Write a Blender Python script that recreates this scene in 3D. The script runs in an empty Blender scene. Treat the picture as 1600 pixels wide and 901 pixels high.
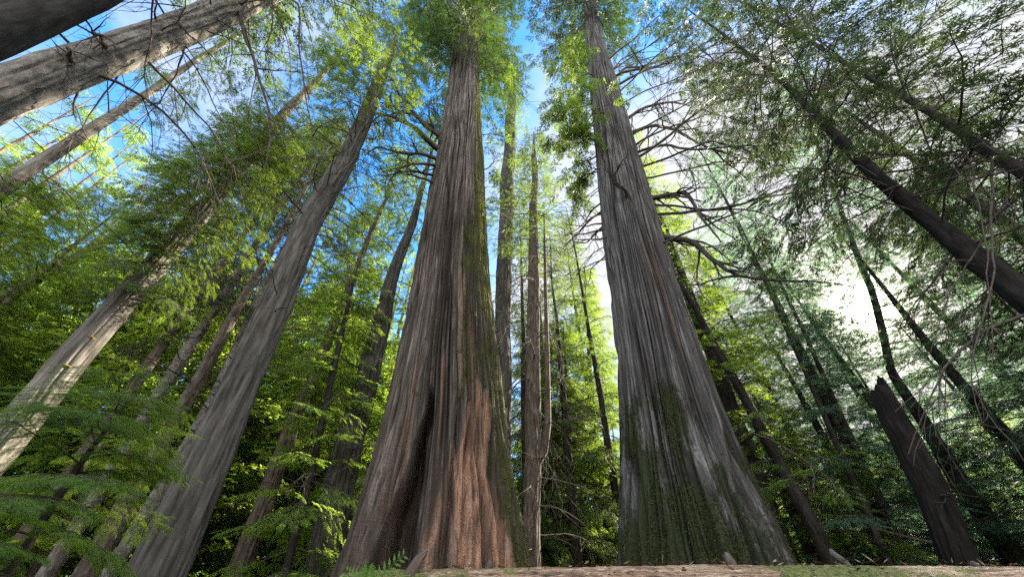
import bpy, math
import numpy as np

sc = bpy.context.scene
COL = sc.collection
D2R = math.radians

# ------------------------------------------------------------------ camera
F_PX, PITCH, EYE = 600.0, D2R(41.8), 0.95
cam_d = bpy.data.cameras.new('camera')
cam_d.sensor_width = 36.0
cam_d.lens = 36.0 * F_PX / 1600.0
cam_d.clip_start, cam_d.clip_end = 0.05, 2000.0
cam = bpy.data.objects.new('camera', cam_d)
cam.location = (0, 0, EYE)
cam.rotation_euler = (math.pi / 2 + PITCH, 0, 0)
COL.objects.link(cam)
sc.camera = cam

# ------------------------------------------------------------------ sky, sun, exposure
SUN_EL, SUN_AZ = D2R(27.5), D2R(49.0)
SUN_DIR = (math.sin(SUN_AZ) * math.cos(SUN_EL), math.cos(SUN_AZ) * math.cos(SUN_EL), math.sin(SUN_EL))
EXPOSURE = 2.5
world = bpy.data.worlds.new('World')
sc.world = world
world.use_nodes = True
wt = world.node_tree
WN = wt.nodes
bg = WN['Background']
bg.inputs[1].default_value = 0.15


def wl(a, b):
    wt.links.new(a, b)


def wmath(op, a, b=None, clamp=False):
    n = WN.new('ShaderNodeMath'); n.operation = op; n.use_clamp = clamp
    for i, v in enumerate((a, b)):
        if v is None:
            continue
        if isinstance(v, (int, float)):
            n.inputs[i].default_value = v
        else:
            wl(v, n.inputs[i])
    return n.outputs[0]


sky = WN.new('ShaderNodeTexSky')
sky.sky_type = 'NISHITA'
sky.sun_disc = False
sky.sun_elevation, sky.sun_rotation = SUN_EL, SUN_AZ
sky.altitude = 1200.0
sky.air_density, sky.dust_density, sky.ozone_density = 1.0, 0.25, 2.2
tc = WN.new('ShaderNodeTexCoord')
sep = WN.new('ShaderNodeSeparateXYZ'); wl(tc.outputs['Generated'], sep.inputs[0])
zc = wmath('MAXIMUM', sep.outputs[2], 0.06)
cmb = WN.new('ShaderNodeCombineXYZ')
wl(wmath('DIVIDE', sep.outputs[0], zc), cmb.inputs[0]); wl(wmath('DIVIDE', sep.outputs[1], zc), cmb.inputs[1])
cn = WN.new('ShaderNodeTexNoise'); cn.inputs['Scale'].default_value = 1.15
cn.inputs['Detail'].default_value = 9.0; cn.inputs['Roughness'].default_value = 0.58; cn.inputs['Distortion'].default_value = 0.4
wl(cmb.outputs[0], cn.inputs['Vector'])
dotn = WN.new('ShaderNodeVectorMath'); dotn.operation = 'DOT_PRODUCT'
wl(tc.outputs['Generated'], dotn.inputs[0]); dotn.inputs[1].default_value = SUN_DIR
sdot = wmath('MAXIMUM', dotn.outputs['Value'], 0.0)
near_sun = wmath('POWER', sdot, 4.0)
# thin cloud thickens sunward; extra unseen cloud added behind the camera as fill light
behind = wmath('MULTIPLY', wmath('MAXIMUM', wmath('MULTIPLY', sep.outputs[1], -1.0), 0.0), 0.30)
cv = wmath('ADD', wmath('ADD', cn.outputs[0], wmath('MULTIPLY', near_sun, 0.42)), behind)
mr = WN.new('ShaderNodeMapRange'); mr.interpolation_type = 'SMOOTHSTEP'
wl(cv, mr.inputs[0]); mr.inputs[1].default_value = 0.47; mr.inputs[2].default_value = 0.74
cloud_f = mr.outputs[0]
halo = wmath('MULTIPLY', wmath('POWER', sdot, 140.0), 3.0)
core = wmath('MULTIPLY', wmath('POWER', sdot, 700.0), 14.0)
front = wmath('MULTIPLY', wmath('MAXIMUM', wmath('MULTIPLY', sep.outputs[1], -1.0), 0.0), 5.2)   # unseen clouds behind the camera brightened as added fill light
cl_b = wmath('ADD', 1.22, front)
glow = wmath('ADD', halo, core)
ccol = WN.new('ShaderNodeVectorMath'); ccol.operation = 'SCALE'
ccol.inputs[0].default_value = (0.97, 0.98, 1.0); wl(cl_b, ccol.inputs[3])
gcol = WN.new('ShaderNodeVectorMath'); gcol.operation = 'SCALE'
gcol.inputs[0].default_value = (1.0, 0.90, 0.74); wl(glow, gcol.inputs[3])
csum = WN.new('ShaderNodeVectorMath'); csum.operation = 'ADD'
wl(ccol.outputs[0], csum.inputs[0]); wl(gcol.outputs[0], csum.inputs[1])
mix = WN.new('ShaderNodeMix'); mix.data_type = 'RGBA'
hs = WN.new('ShaderNodeHueSaturation'); hs.inputs['Saturation'].default_value = 1.3
wl(sky.outputs[0], hs.inputs['Color'])
wl(cloud_f, mix.inputs[0]); wl(hs.outputs[0], mix.inputs[6]); wl(csum.outputs[0], mix.inputs[7])
wl(mix.outputs[2], bg.inputs[0])

sun_d = bpy.data.lights.new('sun', 'SUN')
sun_d.energy = 5.0
sun_d.angle = D2R(0.6)
sun_d.color = (1.0, 0.90, 0.74)
sun_o = bpy.data.objects.new('sun', sun_d)
sun_o.rotation_euler = (math.pi / 2 - SUN_EL, 0, math.pi - SUN_AZ)
COL.objects.link(sun_o)

vs = sc.view_settings
vs.view_transform = 'Standard'; vs.look = 'None'; vs.exposure = EXPOSURE; vs.gamma = 1.0
vs.use_curve_mapping = False
sc.render.engine = 'CYCLES'
cy = sc.cycles
cy.max_bounces = 6; cy.diffuse_bounces = 4; cy.glossy_bounces = 1; cy.transmission_bounces = 4; cy.transparent_max_bounces = 4
cy.use_denoising = False
cy.use_adaptive_sampling = False
cy.volume_bounces = 0
cy.sample_clamp_indirect = 0.8
cy.sample_clamp_direct = 2.0
cy.caustics_reflective = False; cy.caustics_refractive = False

# ------------------------------------------------------------------ pixel rays (1600 x 901 photograph) to points in the place
CP, SP = math.cos(PITCH), math.sin(PITCH)
CAMV = np.array([0, 0, EYE])


def ray(px, py):
    u = (px - 800.0) / F_PX
    v = (450.5 - py) / F_PX
    return np.array([u, CP - v * SP, SP + v * CP])


def on_plane(px, py, az, D):
    """the point of the upright plane that faces the camera from azimuth az at distance D"""
    d = ray(px, py)
    n = np.array([math.sin(az), math.cos(az), 0])
    return CAMV + d * (D / d.dot(n))


# ------------------------------------------------------------------ numpy helpers
def vnoise(x, y, px=None, seed=0):
    """smooth value noise in -1..1, periodic in x with period px"""
    tab = np.random.RandomState(seed).rand(256, 256) * 2 - 1
    ix = np.floor(x).astype(int); iy = np.floor(y).astype(int)
    fx = x - ix; fy = y - iy
    fx = fx * fx * (3 - 2 * fx); fy = fy * fy * (3 - 2 * fy)
    if px:
        x0 = ix % px; x1 = (ix + 1) % px
    else:
        x0 = ix; x1 = ix + 1
    g = lambda a, b: tab[a % 256, b % 256]
    return (g(x0, iy) * (1 - fx) + g(x1, iy) * fx) * (1 - fy) + (g(x0, iy + 1) * (1 - fx) + g(x1, iy + 1) * fx) * fy


def sstep(a, b, x):
    t = np.clip((x - a) / (b - a), 0, 1)
    return t * t * (3 - 2 * t)


def unit(v):
    return v / np.maximum(np.linalg.norm(v, axis=-1, keepdims=True), 1e-9)


def new_mesh(name, verts, faces, mats, matidx=None, smooth=None, attrs=None):
    me = bpy.data.meshes.new(name)
    verts = np.asarray(verts, np.float32).reshape(-1, 3)
    faces = np.asarray(faces, np.int32)
    nf, k = faces.shape
    me.vertices.add(len(verts)); me.vertices.foreach_set('co', verts.ravel())
    me.loops.add(nf * k); me.loops.foreach_set('vertex_index', faces.ravel())
    me.polygons.add(nf)
    me.polygons.foreach_set('loop_start', np.arange(0, nf * k, k, dtype=np.int32))
    if matidx is not None:
        me.polygons.foreach_set('material_index', np.asarray(matidx, np.int32))
    if smooth is not None:
        me.polygons.foreach_set('use_smooth', np.broadcast_to(np.asarray(smooth, bool), (nf,)))
    for m in mats:
        me.materials.append(m)
    for an, av in (attrs or {}).items():
        a = me.attributes.new(an, 'FLOAT', 'POINT')
        a.data.foreach_set('value', np.asarray(av, np.float32).ravel())
    me.update(calc_edges=True)
    return me


class Geo:
    """leaf quads (material 0) and bark tubes (material 1) gathered for one mesh"""
    def __init__(self):
        self.q = []; self.tv = []; self.tf = []; self.nt = 0

    def leaves(self, quads):
        if len(quads):
            self.q.append(np.asarray(quads, np.float32))

    def tubes(self, v, f):
        self.tv.append(v); self.tf.append(f + self.nt); self.nt += len(v)

    def tube(self, pts, rad, k=5):
        self.tubes(*tube(pts, rad, k))

    def arrays(self):
        q = np.concatenate(self.q) if self.q else np.zeros((0, 4, 3), np.float32)
        v = np.concatenate(self.tv) if self.tv else np.zeros((0, 3), np.float32)
        f = np.concatenate(self.tf) if self.tf else np.zeros((0, 4), int)
        return q, v, f

    def add(self, other, M=None, t=None):
        q, v, f = other if isinstance(other, tuple) else other.arrays()
        if M is None:
            M = np.eye(3)
        t = np.zeros(3) if t is None else t
        self.leaves(q @ M.T + t)
        if len(v):
            self.tubes(v @ M.T + t, f)

    def mesh(self, name, leafmat, barkmat):
        q, v, f = self.arrays()
        nq = len(q)
        verts = np.concatenate([q.reshape(-1, 3), v])
        faces = np.concatenate([np.arange(nq * 4).reshape(-1, 4), f + nq * 4])
        mi = np.concatenate([np.zeros(nq, int), np.ones(len(f), int)])
        return new_mesh(name, verts, faces, [leafmat, barkmat], mi, mi == 1)


def frames(pts):
    t = np.gradient(pts, axis=0)
    t = unit(t)
    ref = np.where(np.abs(t[:, 2:3]) > 0.9, np.array([[1.0, 0, 0]]), np.array([[0, 0, 1.0]]))
    s = unit(np.cross(t, ref)); u = np.cross(s, t)
    return t, s, u


def tube(pts, rad, k=5):
    pts = np.asarray(pts, float); rad = np.asarray(rad, float); n = len(pts)
    # a parallel-transported frame so thin crooked twigs do not pinch
    t = unit(np.gradient(pts, axis=0))
    a = np.array([0, 0, 1.0]) if abs(t[0, 2]) < 0.9 else np.array([1.0, 0, 0])
    s = unit(np.cross(t[0], a)); S = [s]
    for i in range(1, n):
        s = s - t[i] * s.dot(t[i]); s = s / max(np.linalg.norm(s), 1e-9); S.append(s)
    S = np.array(S); U = np.cross(t, S)
    an = np.linspace(0, 2 * math.pi, k, endpoint=False)
    v = pts[:, None] + rad[:, None, None] * (np.cos(an)[None, :, None] * S[:, None] + np.sin(an)[None, :, None] * U[:, None])
    i = np.arange(n - 1)[:, None]; j = np.arange(k)[None]
    f = np.stack([i * k + j, i * k + (j + 1) % k, (i + 1) * k + (j + 1) % k, (i + 1) * k + j], -1).reshape(-1, 4)
    return v.reshape(-1, 3), f


def rotz(a):
    c, s = math.cos(a), math.sin(a)
    return np.array([[c, -s, 0], [s, c, 0], [0, 0, 1.0]])


def roty(a):
    c, s = math.cos(a), math.sin(a)
    return np.array([[c, 0, s], [0, 1, 0], [-s, 0, c]])


def rotx(a):
    c, s = math.cos(a), math.sin(a)
    return np.array([[1, 0, 0], [0, c, -s], [0, s, c]])


# ------------------------------------------------------------------ materials
def mat_base(name):
    m = bpy.data.materials.new(name); m.use_nodes = True
    nt = m.node_tree
    return m, nt, nt.nodes, nt.nodes['Principled BSDF'], nt.nodes['Material Output']


def ramp(nt, fac, stops):
    r = nt.nodes.new('ShaderNodeValToRGB')
    e = r.color_ramp.elements
    while len(e) < len(stops):
        e.new(0.5)
    for el, (p, c) in zip(e, stops):
        el.position = p; el.color = (*c, 1)
    nt.links.new(fac, r.inputs[0])
    return r.outputs[0]


def mixc(nt, f, a, b, mode='MIX'):
    n = nt.nodes.new('ShaderNodeMix'); n.data_type = 'RGBA'; n.blend_type = mode
    for s, v in ((0, f), (6, a), (7, b)):
        if hasattr(v, 'links'):
            nt.links.new(v, n.inputs[s])
        elif isinstance(v, tuple):
            n.inputs[s].default_value = (*v, 1)
        else:
            n.inputs[s].default_value = v
    return n.outputs[2]


def math_n(nt, op, a, b=0.0, clamp=False):
    n = nt.nodes.new('ShaderNodeMath'); n.operation = op; n.use_clamp = clamp
    for i, v in enumerate((a, b)):
        if isinstance(v, (int, float)):
            n.inputs[i].default_value = v
        else:
            nt.links.new(v, n.inputs[i])
    return n.outputs[0]


def noise(nt, scale, detail=6, rough=0.6, stretch=(1, 1, 1), dist=0.0, src='Object'):
    t = nt.nodes.new('ShaderNodeTexCoord'); mp = nt.nodes.new('ShaderNodeMapping')
    mp.inputs['Scale'].default_value = stretch
    nt.links.new(t.outputs[src], mp.inputs[0])
    n = nt.nodes.new('ShaderNodeTexNoise')
    n.inputs['Scale'].default_value = scale; n.inputs['Detail'].default_value = detail
    n.inputs['Roughness'].default_value = rough; n.inputs['Distortion'].default_value = dist
    nt.links.new(mp.outputs[0], n.inputs['Vector'])
    return n.outputs[0]


def attr(nt, name):
    a = nt.nodes.new('ShaderNodeAttribute'); a.attribute_name = name
    return a.outputs['Fac']


def bump(nt, bsdf, h, strength=0.5, dist=0.02):
    b = nt.nodes.new('ShaderNodeBump'); b.inputs['Strength'].default_value = strength; b.inputs['Distance'].default_value = dist
    nt.links.new(h, b.inputs['Height']); nt.links.new(b.outputs[0], bsdf.inputs['Normal'])


def foliage_mat(name, dark, light, trans, tfac=0.42, hue=0.0):
    m, nt, N, p, out = mat_base(name)
    big = noise(nt, 0.55, 3, 0.6)
    fine = noise(nt, 9.0, 2, 0.6)
    f = math_n(nt, 'ADD', math_n(nt, 'MULTIPLY', big, 0.6), math_n(nt, 'MULTIPLY', fine, 0.4))
    oi = N.new('ShaderNodeObjectInfo')
    f = math_n(nt, 'ADD', f, math_n(nt, 'MULTIPLY', math_n(nt, 'SUBTRACT', oi.outputs['Random'], 0.5), 0.2), True)
    col = ramp(nt, f, [(0.3, dark), (0.7, light)])
    nt.links.new(col, p.inputs['Base Color'])
    p.inputs['Roughness'].default_value = 0.55
    p.inputs['Specular IOR Level'].default_value = 0.35
    tr = N.new('ShaderNodeBsdfTranslucent')
    tcol = ramp(nt, f, [(0.3, tuple(0.55 * x for x in trans)), (0.7, trans)])
    nt.links.new(tcol, tr.inputs[0])
    ms = N.new('ShaderNodeMixShader'); ms.inputs[0].default_value = tfac
    nt.links.new(p.outputs[0], ms.inputs[1]); nt.links.new(tr.outputs[0], ms.inputs[2])
    nt.links.new(ms.outputs[0], out.inputs[0])
    return m


def bark_mat(name, dark, mid, light, scale=9.0, stretch=(1, 1, 0.12), bstr=0.6, bdist=0.03, lichen=None):
    m, nt, N, p, out = mat_base(name)
    n1 = noise(nt, scale, 8, 0.65, stretch, 0.3)
    n2 = noise(nt, 1.3, 4, 0.6, (1, 1, 0.5))
    f = math_n(nt, 'ADD', math_n(nt, 'MULTIPLY', n1, 0.7), math_n(nt, 'MULTIPLY', n2, 0.3))
    col = ramp(nt, f, [(0.38, dark), (0.5, mid), (0.63, light)])
    if lichen:
        n3 = noise(nt, 5.0, 6, 0.7, (1, 1, 0.7))
        k = ramp(nt, n3, [(0.55, (0, 0, 0)), (0.66, (1, 1, 1))])
        col = mixc(nt, math_n(nt, 'MULTIPLY', k, 0.6), col, lichen)
    nt.links.new(col, p.inputs['Base Color'])
    p.inputs['Roughness'].default_value = 0.9
    p.inputs['Specular IOR Level'].default_value = 0.2
    bump(nt, p, n1, bstr, bdist)
    return m


def hero_bark(name, grey_d, grey_m, grey_l, inner, moss_d, moss_l):
    m, nt, N, p, out = mat_base(name)
    fib = noise(nt, 15.0, 8, 0.66, (1, 1, 0.04), 0.15)
    wide = noise(nt, 1.6, 5, 0.6, (1, 1, 0.3))
    f = math_n(nt, 'ADD', math_n(nt, 'MULTIPLY', fib, 0.65), math_n(nt, 'MULTIPLY', wide, 0.35))
    col = ramp(nt, f, [(0.36, grey_d), (0.50, grey_m), (0.64, grey_l)])
    # every strip has weathered to its own tone
    col = mixc(nt, math_n(nt, 'MULTIPLY', attr(nt, 'tone'), 0.62), col, grey_d)
    # furrows go near-black: dark inner bark with shadow painted into the recesses
    col = mixc(nt, math_n(nt, 'MULTIPLY', attr(nt, 'furrow'), 0.9), col, inner)
    wn = noise(nt, 9.0, 8, 0.75, (1, 1, 0.07), 0.5)
    wcol = ramp(nt, wn, [(0.3, (0.07, 0.035, 0.024)), (0.44, (0.17, 0.095, 0.068)), (0.55, (0.36, 0.195, 0.115)), (0.66, (0.36, 0.27, 0.22))])
    col = mixc(nt, attr(nt, 'wood'), col, wcol)
    mn = noise(nt, 26.0, 5, 0.75)
    mcol = ramp(nt, mn, [(0.35, moss_d), (0.65, moss_l)])
    mp = noise(nt, 8.0, 9, 0.80, (1, 1, 0.30), 0.6)
    mpb = noise(nt, 3.0, 4, 0.7, (1, 1, 0.4), 0.4)
    mp = math_n(nt, 'ADD', math_n(nt, 'MULTIPLY', mp, 0.55), math_n(nt, 'MULTIPLY', mpb, 0.45))
    mk = math_n(nt, 'SUBTRACT', math_n(nt, 'ADD', attr(nt, 'moss'), math_n(nt, 'MULTIPLY', math_n(nt, 'SUBTRACT', mp, 0.5), 3.4)), 0.52)
    mk = math_n(nt, 'MULTIPLY', math_n(nt, 'MULTIPLY', mk, 3.5, True), 0.94)
    col = mixc(nt, mk, col, mcol)
    nt.links.new(col, p.inputs['Base Color'])
    p.inputs['Roughness'].default_value = 0.85
    p.inputs['Specular IOR Level'].default_value = 0.25
    cr = noise(nt, 9.0, 6, 0.7, (0.5, 0.5, 2.2), 0.6)     # short cross cracks of the old wood
    h = math_n(nt, 'ADD', fib, math_n(nt, 'MULTIPLY', math_n(nt, 'MULTIPLY', cr, attr(nt, 'crack')), 0.8))
    h = math_n(nt, 'ADD', h, math_n(nt, 'MULTIPLY', math_n(nt, 'MULTIPLY', mn, mk), 0.6))
    bump(nt, p, h, 0.9, 0.06)
    return m


M = {}
M['hemlock'] = foliage_mat('hemlock_foliage', (0.026, 0.052, 0.013), (0.075, 0.118, 0.028), (0.32, 0.46, 0.05), 0.43)
M['cedar'] = foliage_mat('cedar_foliage', (0.028, 0.054, 0.013), (0.075, 0.115, 0.024), (0.30, 0.44, 0.045), 0.42)
M['fresh'] = foliage_mat('young_foliage', (0.042, 0.088, 0.018), (0.105, 0.175, 0.034), (0.50, 0.70, 0.07), 0.50)
M['maple'] = foliage_mat('broadleaf_foliage', (0.09, 0.13, 0.018), (0.15, 0.20, 0.03), (0.66, 0.88, 0.10), 0.62)
M['haze_tint'] = foliage_mat('haze_tinted_foliage', (0.045, 0.095, 0.062), (0.105, 0.175, 0.115), (0.32, 0.54, 0.28), 0.46)  # blue-green haze painted into a lightened leaf colour
M['dusk'] = foliage_mat('dark_backlit_foliage', (0.018, 0.038, 0.016), (0.050, 0.085, 0.032), (0.12, 0.18, 0.045), 0.34)  # leaf colour darkened to paint in the backlit silhouette
M['deep'] = foliage_mat('deep_green_foliage', (0.016, 0.036, 0.009), (0.050, 0.085, 0.018), (0.12, 0.21, 0.025), 0.34)
M['moss'] = foliage_mat('moss_tufts', (0.014, 0.019, 0.005), (0.060, 0.066, 0.012), (0.20, 0.22, 0.02), 0.28)
M['fern'] = foliage_mat('fern_green', (0.08, 0.18, 0.03), (0.15, 0.28, 0.05), (0.30, 0.60, 0.08), 0.45)
M['bark_grey'] = bark_mat('grey_bark', (0.027, 0.024, 0.020), (0.072, 0.064, 0.055), (0.145, 0.132, 0.116), 11, (1, 1, 0.10), 0.7)
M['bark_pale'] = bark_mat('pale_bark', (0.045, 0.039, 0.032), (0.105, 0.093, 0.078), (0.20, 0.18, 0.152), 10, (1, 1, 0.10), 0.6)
M['bark_scaly'] = bark_mat('scaly_bark', (0.065, 0.056, 0.046), (0.145, 0.13, 0.11), (0.25, 0.23, 0.20), 14, (1, 1, 0.55), 0.7, 0.02, (0.30, 0.29, 0.25))
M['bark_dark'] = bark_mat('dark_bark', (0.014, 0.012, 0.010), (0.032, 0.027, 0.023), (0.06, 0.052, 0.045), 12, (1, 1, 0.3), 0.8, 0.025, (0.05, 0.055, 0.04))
M['bark_silhouette'] = bark_mat('silhouette_bark', (0.006, 0.005, 0.004), (0.015, 0.012, 0.010), (0.032, 0.027, 0.022), 12, (1, 1, 0.2), 0.8, 0.03)  # near-silhouette against the bright sky put into the bark colour
M['bark_brown'] = bark_mat('brown_bark', (0.042, 0.031, 0.024), (0.095, 0.073, 0.056), (0.17, 0.135, 0.105), 12, (1, 1, 0.25), 0.7, 0.025, (0.22, 0.21, 0.16))
M['twig'] = bark_mat('twig_bark', (0.035, 0.027, 0.022), (0.075, 0.058, 0.046), (0.13, 0.105, 0.085), 20, (1, 1, 1), 0.3, 0.01)
M['deadwood'] = bark_mat('dead_wood', (0.025, 0.020, 0.017), (0.058, 0.047, 0.040), (0.12, 0.10, 0.085), 18, (1, 1, 1), 0.4, 0.01)
M['litter'] = bark_mat('brown_litter', (0.05, 0.022, 0.010), (0.13, 0.06, 0.028), (0.24, 0.13, 0.06), 40, (1, 1, 1), 0.2, 0.005)
M['litter_pale'] = bark_mat('pale_litter', (0.12, 0.09, 0.055), (0.25, 0.19, 0.12), (0.40, 0.32, 0.22), 40, (1, 1, 1), 0.2, 0.005)
M['fungus'] = bark_mat('shelf_fungus', (0.12, 0.07, 0.02), (0.26, 0.16, 0.04), (0.40, 0.27, 0.09), 14, (1, 1, 1), 0.2, 0.005)
M['heroA'] = hero_bark('cedar_bark_mossy', (0.024, 0.019, 0.015), (0.098, 0.080, 0.064), (0.25, 0.215, 0.18), (0.018, 0.012, 0.008), (0.016, 0.020, 0.005), (0.075, 0.078, 0.014))
M['heroB'] = hero_bark('cedar_bark_grey', (0.030, 0.027, 0.026), (0.105, 0.098, 0.092), (0.235, 0.225, 0.213), (0.018, 0.014, 0.012), (0.010, 0.015, 0.005), (0.038, 0.046, 0.012))

# ------------------------------------------------------------------ object helpers
def tag(o, label=None, cat=None, group=None, kind=None):
    if label: o['label'] = label
    if cat: o['category'] = cat
    if group: o['group'] = group
    if kind: o['kind'] = kind
    return o


def link(name, mesh, parent=None, loc=None):
    o = bpy.data.objects.new(name, mesh)
    COL.objects.link(o)
    if parent is not None:
        o.parent = parent
    if loc is not None:
        o.location = loc
    return o


def root(name, label, cat, loc, group=None):
    e = link(name, None, None, tuple(float(v) for v in loc))
    e.empty_display_size = 0.3
    return tag(e, label, cat, group)


# ------------------------------------------------------------------ foliage building blocks
def leaf_quads(b, d, s, l, w):
    b = np.asarray(b); l = np.asarray(l)[:, None]; w = np.asarray(w)[:, None]
    m = b + d * l * 0.42
    return np.stack([b, m + s * w * 0.5, b + d * l, m - s * w * 0.5], 1)


def spray(rng, L=0.55, nb=10, tips=3, wid=0.16, spread=0.45):
    """one flat feathery spray: axis, alternating branchlets, leaflets along each; +x forward, z up"""
    B, Dr, S, Ln, Wd = [], [], [], [], []
    for side in (-1, 1):
        for i in range(nb):
            t = 0.06 + 0.94 * (i + rng.rand() * 0.7) / nb
            env = (t ** 0.35) * (1.08 - t) ** 0.75
            l = L * spread * (0.35 + env) * (0.75 + 0.5 * rng.rand())
            a = side * (D2R(62) - D2R(34) * t + rng.randn() * 0.12)
            d = np.array([math.cos(a), math.sin(a), -0.16 - 0.25 * rng.rand()]); d /= np.linalg.norm(d)
            b = np.array([L * t, 0, -0.22 * L * t * t])
            tw = rng.randn() * 0.45
            s = np.array([-math.sin(a) * math.cos(tw), math.cos(a) * math.cos(tw), math.sin(tw)])
            B.append(b); Dr.append(d); S.append(s); Ln.append(l); Wd.append(max(0.011, l * wid * (0.6 if tips else 1.0)))
            for k in range(tips):
                tt = 0.2 + 0.7 * (k + rng.rand() * 0.6) / max(tips, 1)
                for sd in (-1, 1):
                    aa = a + sd * (0.75 + 0.25 * rng.randn())
                    dd = np.array([math.cos(aa), math.sin(aa), -0.2 * rng.rand() - 0.1]); dd /= np.linalg.norm(dd)
                    ss = np.array([-math.sin(aa), math.cos(aa), rng.randn() * 0.5]); ss /= np.linalg.norm(ss)
                    B.append(b + d * l * tt); Dr.append(dd); S.append(ss)
                    ll = l * (0.5 - 0.28 * tt) * (0.7 + 0.6 * rng.rand())
                    Ln.append(ll); Wd.append(max(0.009, ll * wid * 1.5))
    B.append(np.zeros(3)); Dr.append(np.array([0.98, 0, -0.19])); S.append(np.array([0, 1.0, 0])); Ln.append(L * 1.05); Wd.append(0.018)
    return leaf_quads(np.array(B), np.array(Dr), np.array(S), np.array(Ln), np.array(Wd)).astype(np.float32)


def broad_spray(rng, L=0.7, n=16):
    """a twig of small broad leaves"""
    t = rng.rand(n); a = rng.randn(n) * 1.0
    b = np.stack([L * t, rng.randn(n) * 0.16, rng.randn(n) * 0.10 - 0.1 * t], 1)
    d = unit(np.stack([np.cos(a), np.sin(a), rng.randn(n) * 0.4 - 0.2], 1))
    s = unit(np.cross(d, unit(np.stack([rng.randn(n) * 0.5, rng.randn(n) * 0.5, np.ones(n)], 1))))
    l = 0.15 + 0.11 * rng.rand(n)
    return leaf_quads(b, d, s, l, l * 0.75).astype(np.float32)


SR = np.random.RandomState(11)
SPRAYS = {
    0: [spray(SR, 0.50, 11, 3, 0.14) for _ in range(5)],
    1: [spray(SR, 0.60, 9, 1, 0.215) for _ in range(5)],
    2: [spray(SR, 0.80, 7, 1, 0.22) for _ in range(5)],
    3: [spray(SR, 1.15, 6, 0, 0.22) for _ in range(5)],
    'f': [spray(SR, 0.45, 12, 2, 0.11, 0.36) for _ in range(6)],
    'm': [broad_spray(SR) for _ in range(5)],
}


def live_branch(rng, L=3.0, lod=1, droop=0.12, rise=0.1, dens=1.0, r0=0.03, inner=0.22, hang=0.35):
    g = Geo()
    n = 10
    x = np.linspace(0, L, n)
    wob = np.cumsum(rng.randn(n) * 0.05) * L / 4
    pts = np.stack([x, wob - wob[0], rise * x - droop * x * x / L * 1.6 + np.cumsum(rng.randn(n)) * 0.02 * L / 3], 1)
    g.tube(pts, np.linspace(r0, 0.005, n), 4)
    paths = [(pts, inner)]
    ns = max(2, int((4 + L * 2.2) * (0.8 if lod == 3 else 1)))
    for k in range(ns):
        t = 0.15 + 0.75 * (k + rng.rand()) / ns
        i = min(int(t * (n - 1)), n - 2)
        p = pts[i] + (pts[i + 1] - pts[i]) * (t * (n - 1) - i)
        side = 1 if k % 2 else -1
        a = side * D2R(40 + 25 * rng.rand())
        ll = L * (0.42 - 0.26 * t) * (0.7 + 0.6 * rng.rand())
        m = 5; xx = np.linspace(0, ll, m)
        q = np.stack([xx * math.cos(a), xx * math.sin(a), -hang * xx * xx / max(ll, .1) * 0.7 + rng.randn(m) * 0.01], 1) + p
        if lod != 3:
            g.tube(q, np.linspace(r0 * 0.4, 0.004, m), 3)
        paths.append((q, 0.1))
    base = {0: 0.50, 1: 0.55, 2: 0.75, 3: 1.05, 'm': 0.6, 'f': 0.42}[lod]
    for pts_, i0 in paths:
        seg = np.linalg.norm(np.diff(pts_, axis=0), axis=1); tot = seg.sum()
        cnt = max(2, int(tot / (base * 0.36) * dens))
        c = np.concatenate([[0], np.cumsum(seg)]) / tot
        tg = unit(np.gradient(pts_, axis=0))
        for k in range(cnt):
            t = i0 + (1 - i0) * (k + rng.rand()) / cnt
            p = np.array([np.interp(t, c, pts_[:, j]) for j in range(3)])
            d = np.array([np.interp(t, c, tg[:, j]) for j in range(3)])
            az = math.atan2(d[1], d[0]) + (1 if k % 2 else -1) * (D2R(48) * (1 - t * 0.6)) + rng.randn() * 0.15
            R = rotz(az) @ roty(hang * 0.5 + rng.rand() * hang + rng.randn() * 0.08) @ rotx(rng.randn() * 0.3)
            s = (0.62 + 0.6 * rng.rand()) * (1.05 - 0.3 * t)
            S_ = SPRAYS[lod]
            g.leaves((S_[rng.randint(len(S_))] * s) @ R.T.astype(np.float32) + p.astype(np.float32))
        # terminal spray
        d = tg[-1]
        R = rotz(math.atan2(d[1], d[0])) @ roty(hang * 0.5)
        g.leaves((SPRAYS[lod][0] * 0.8) @ R.T.astype(np.float32) + pts_[-1].astype(np.float32))
    return g.arrays()


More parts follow.
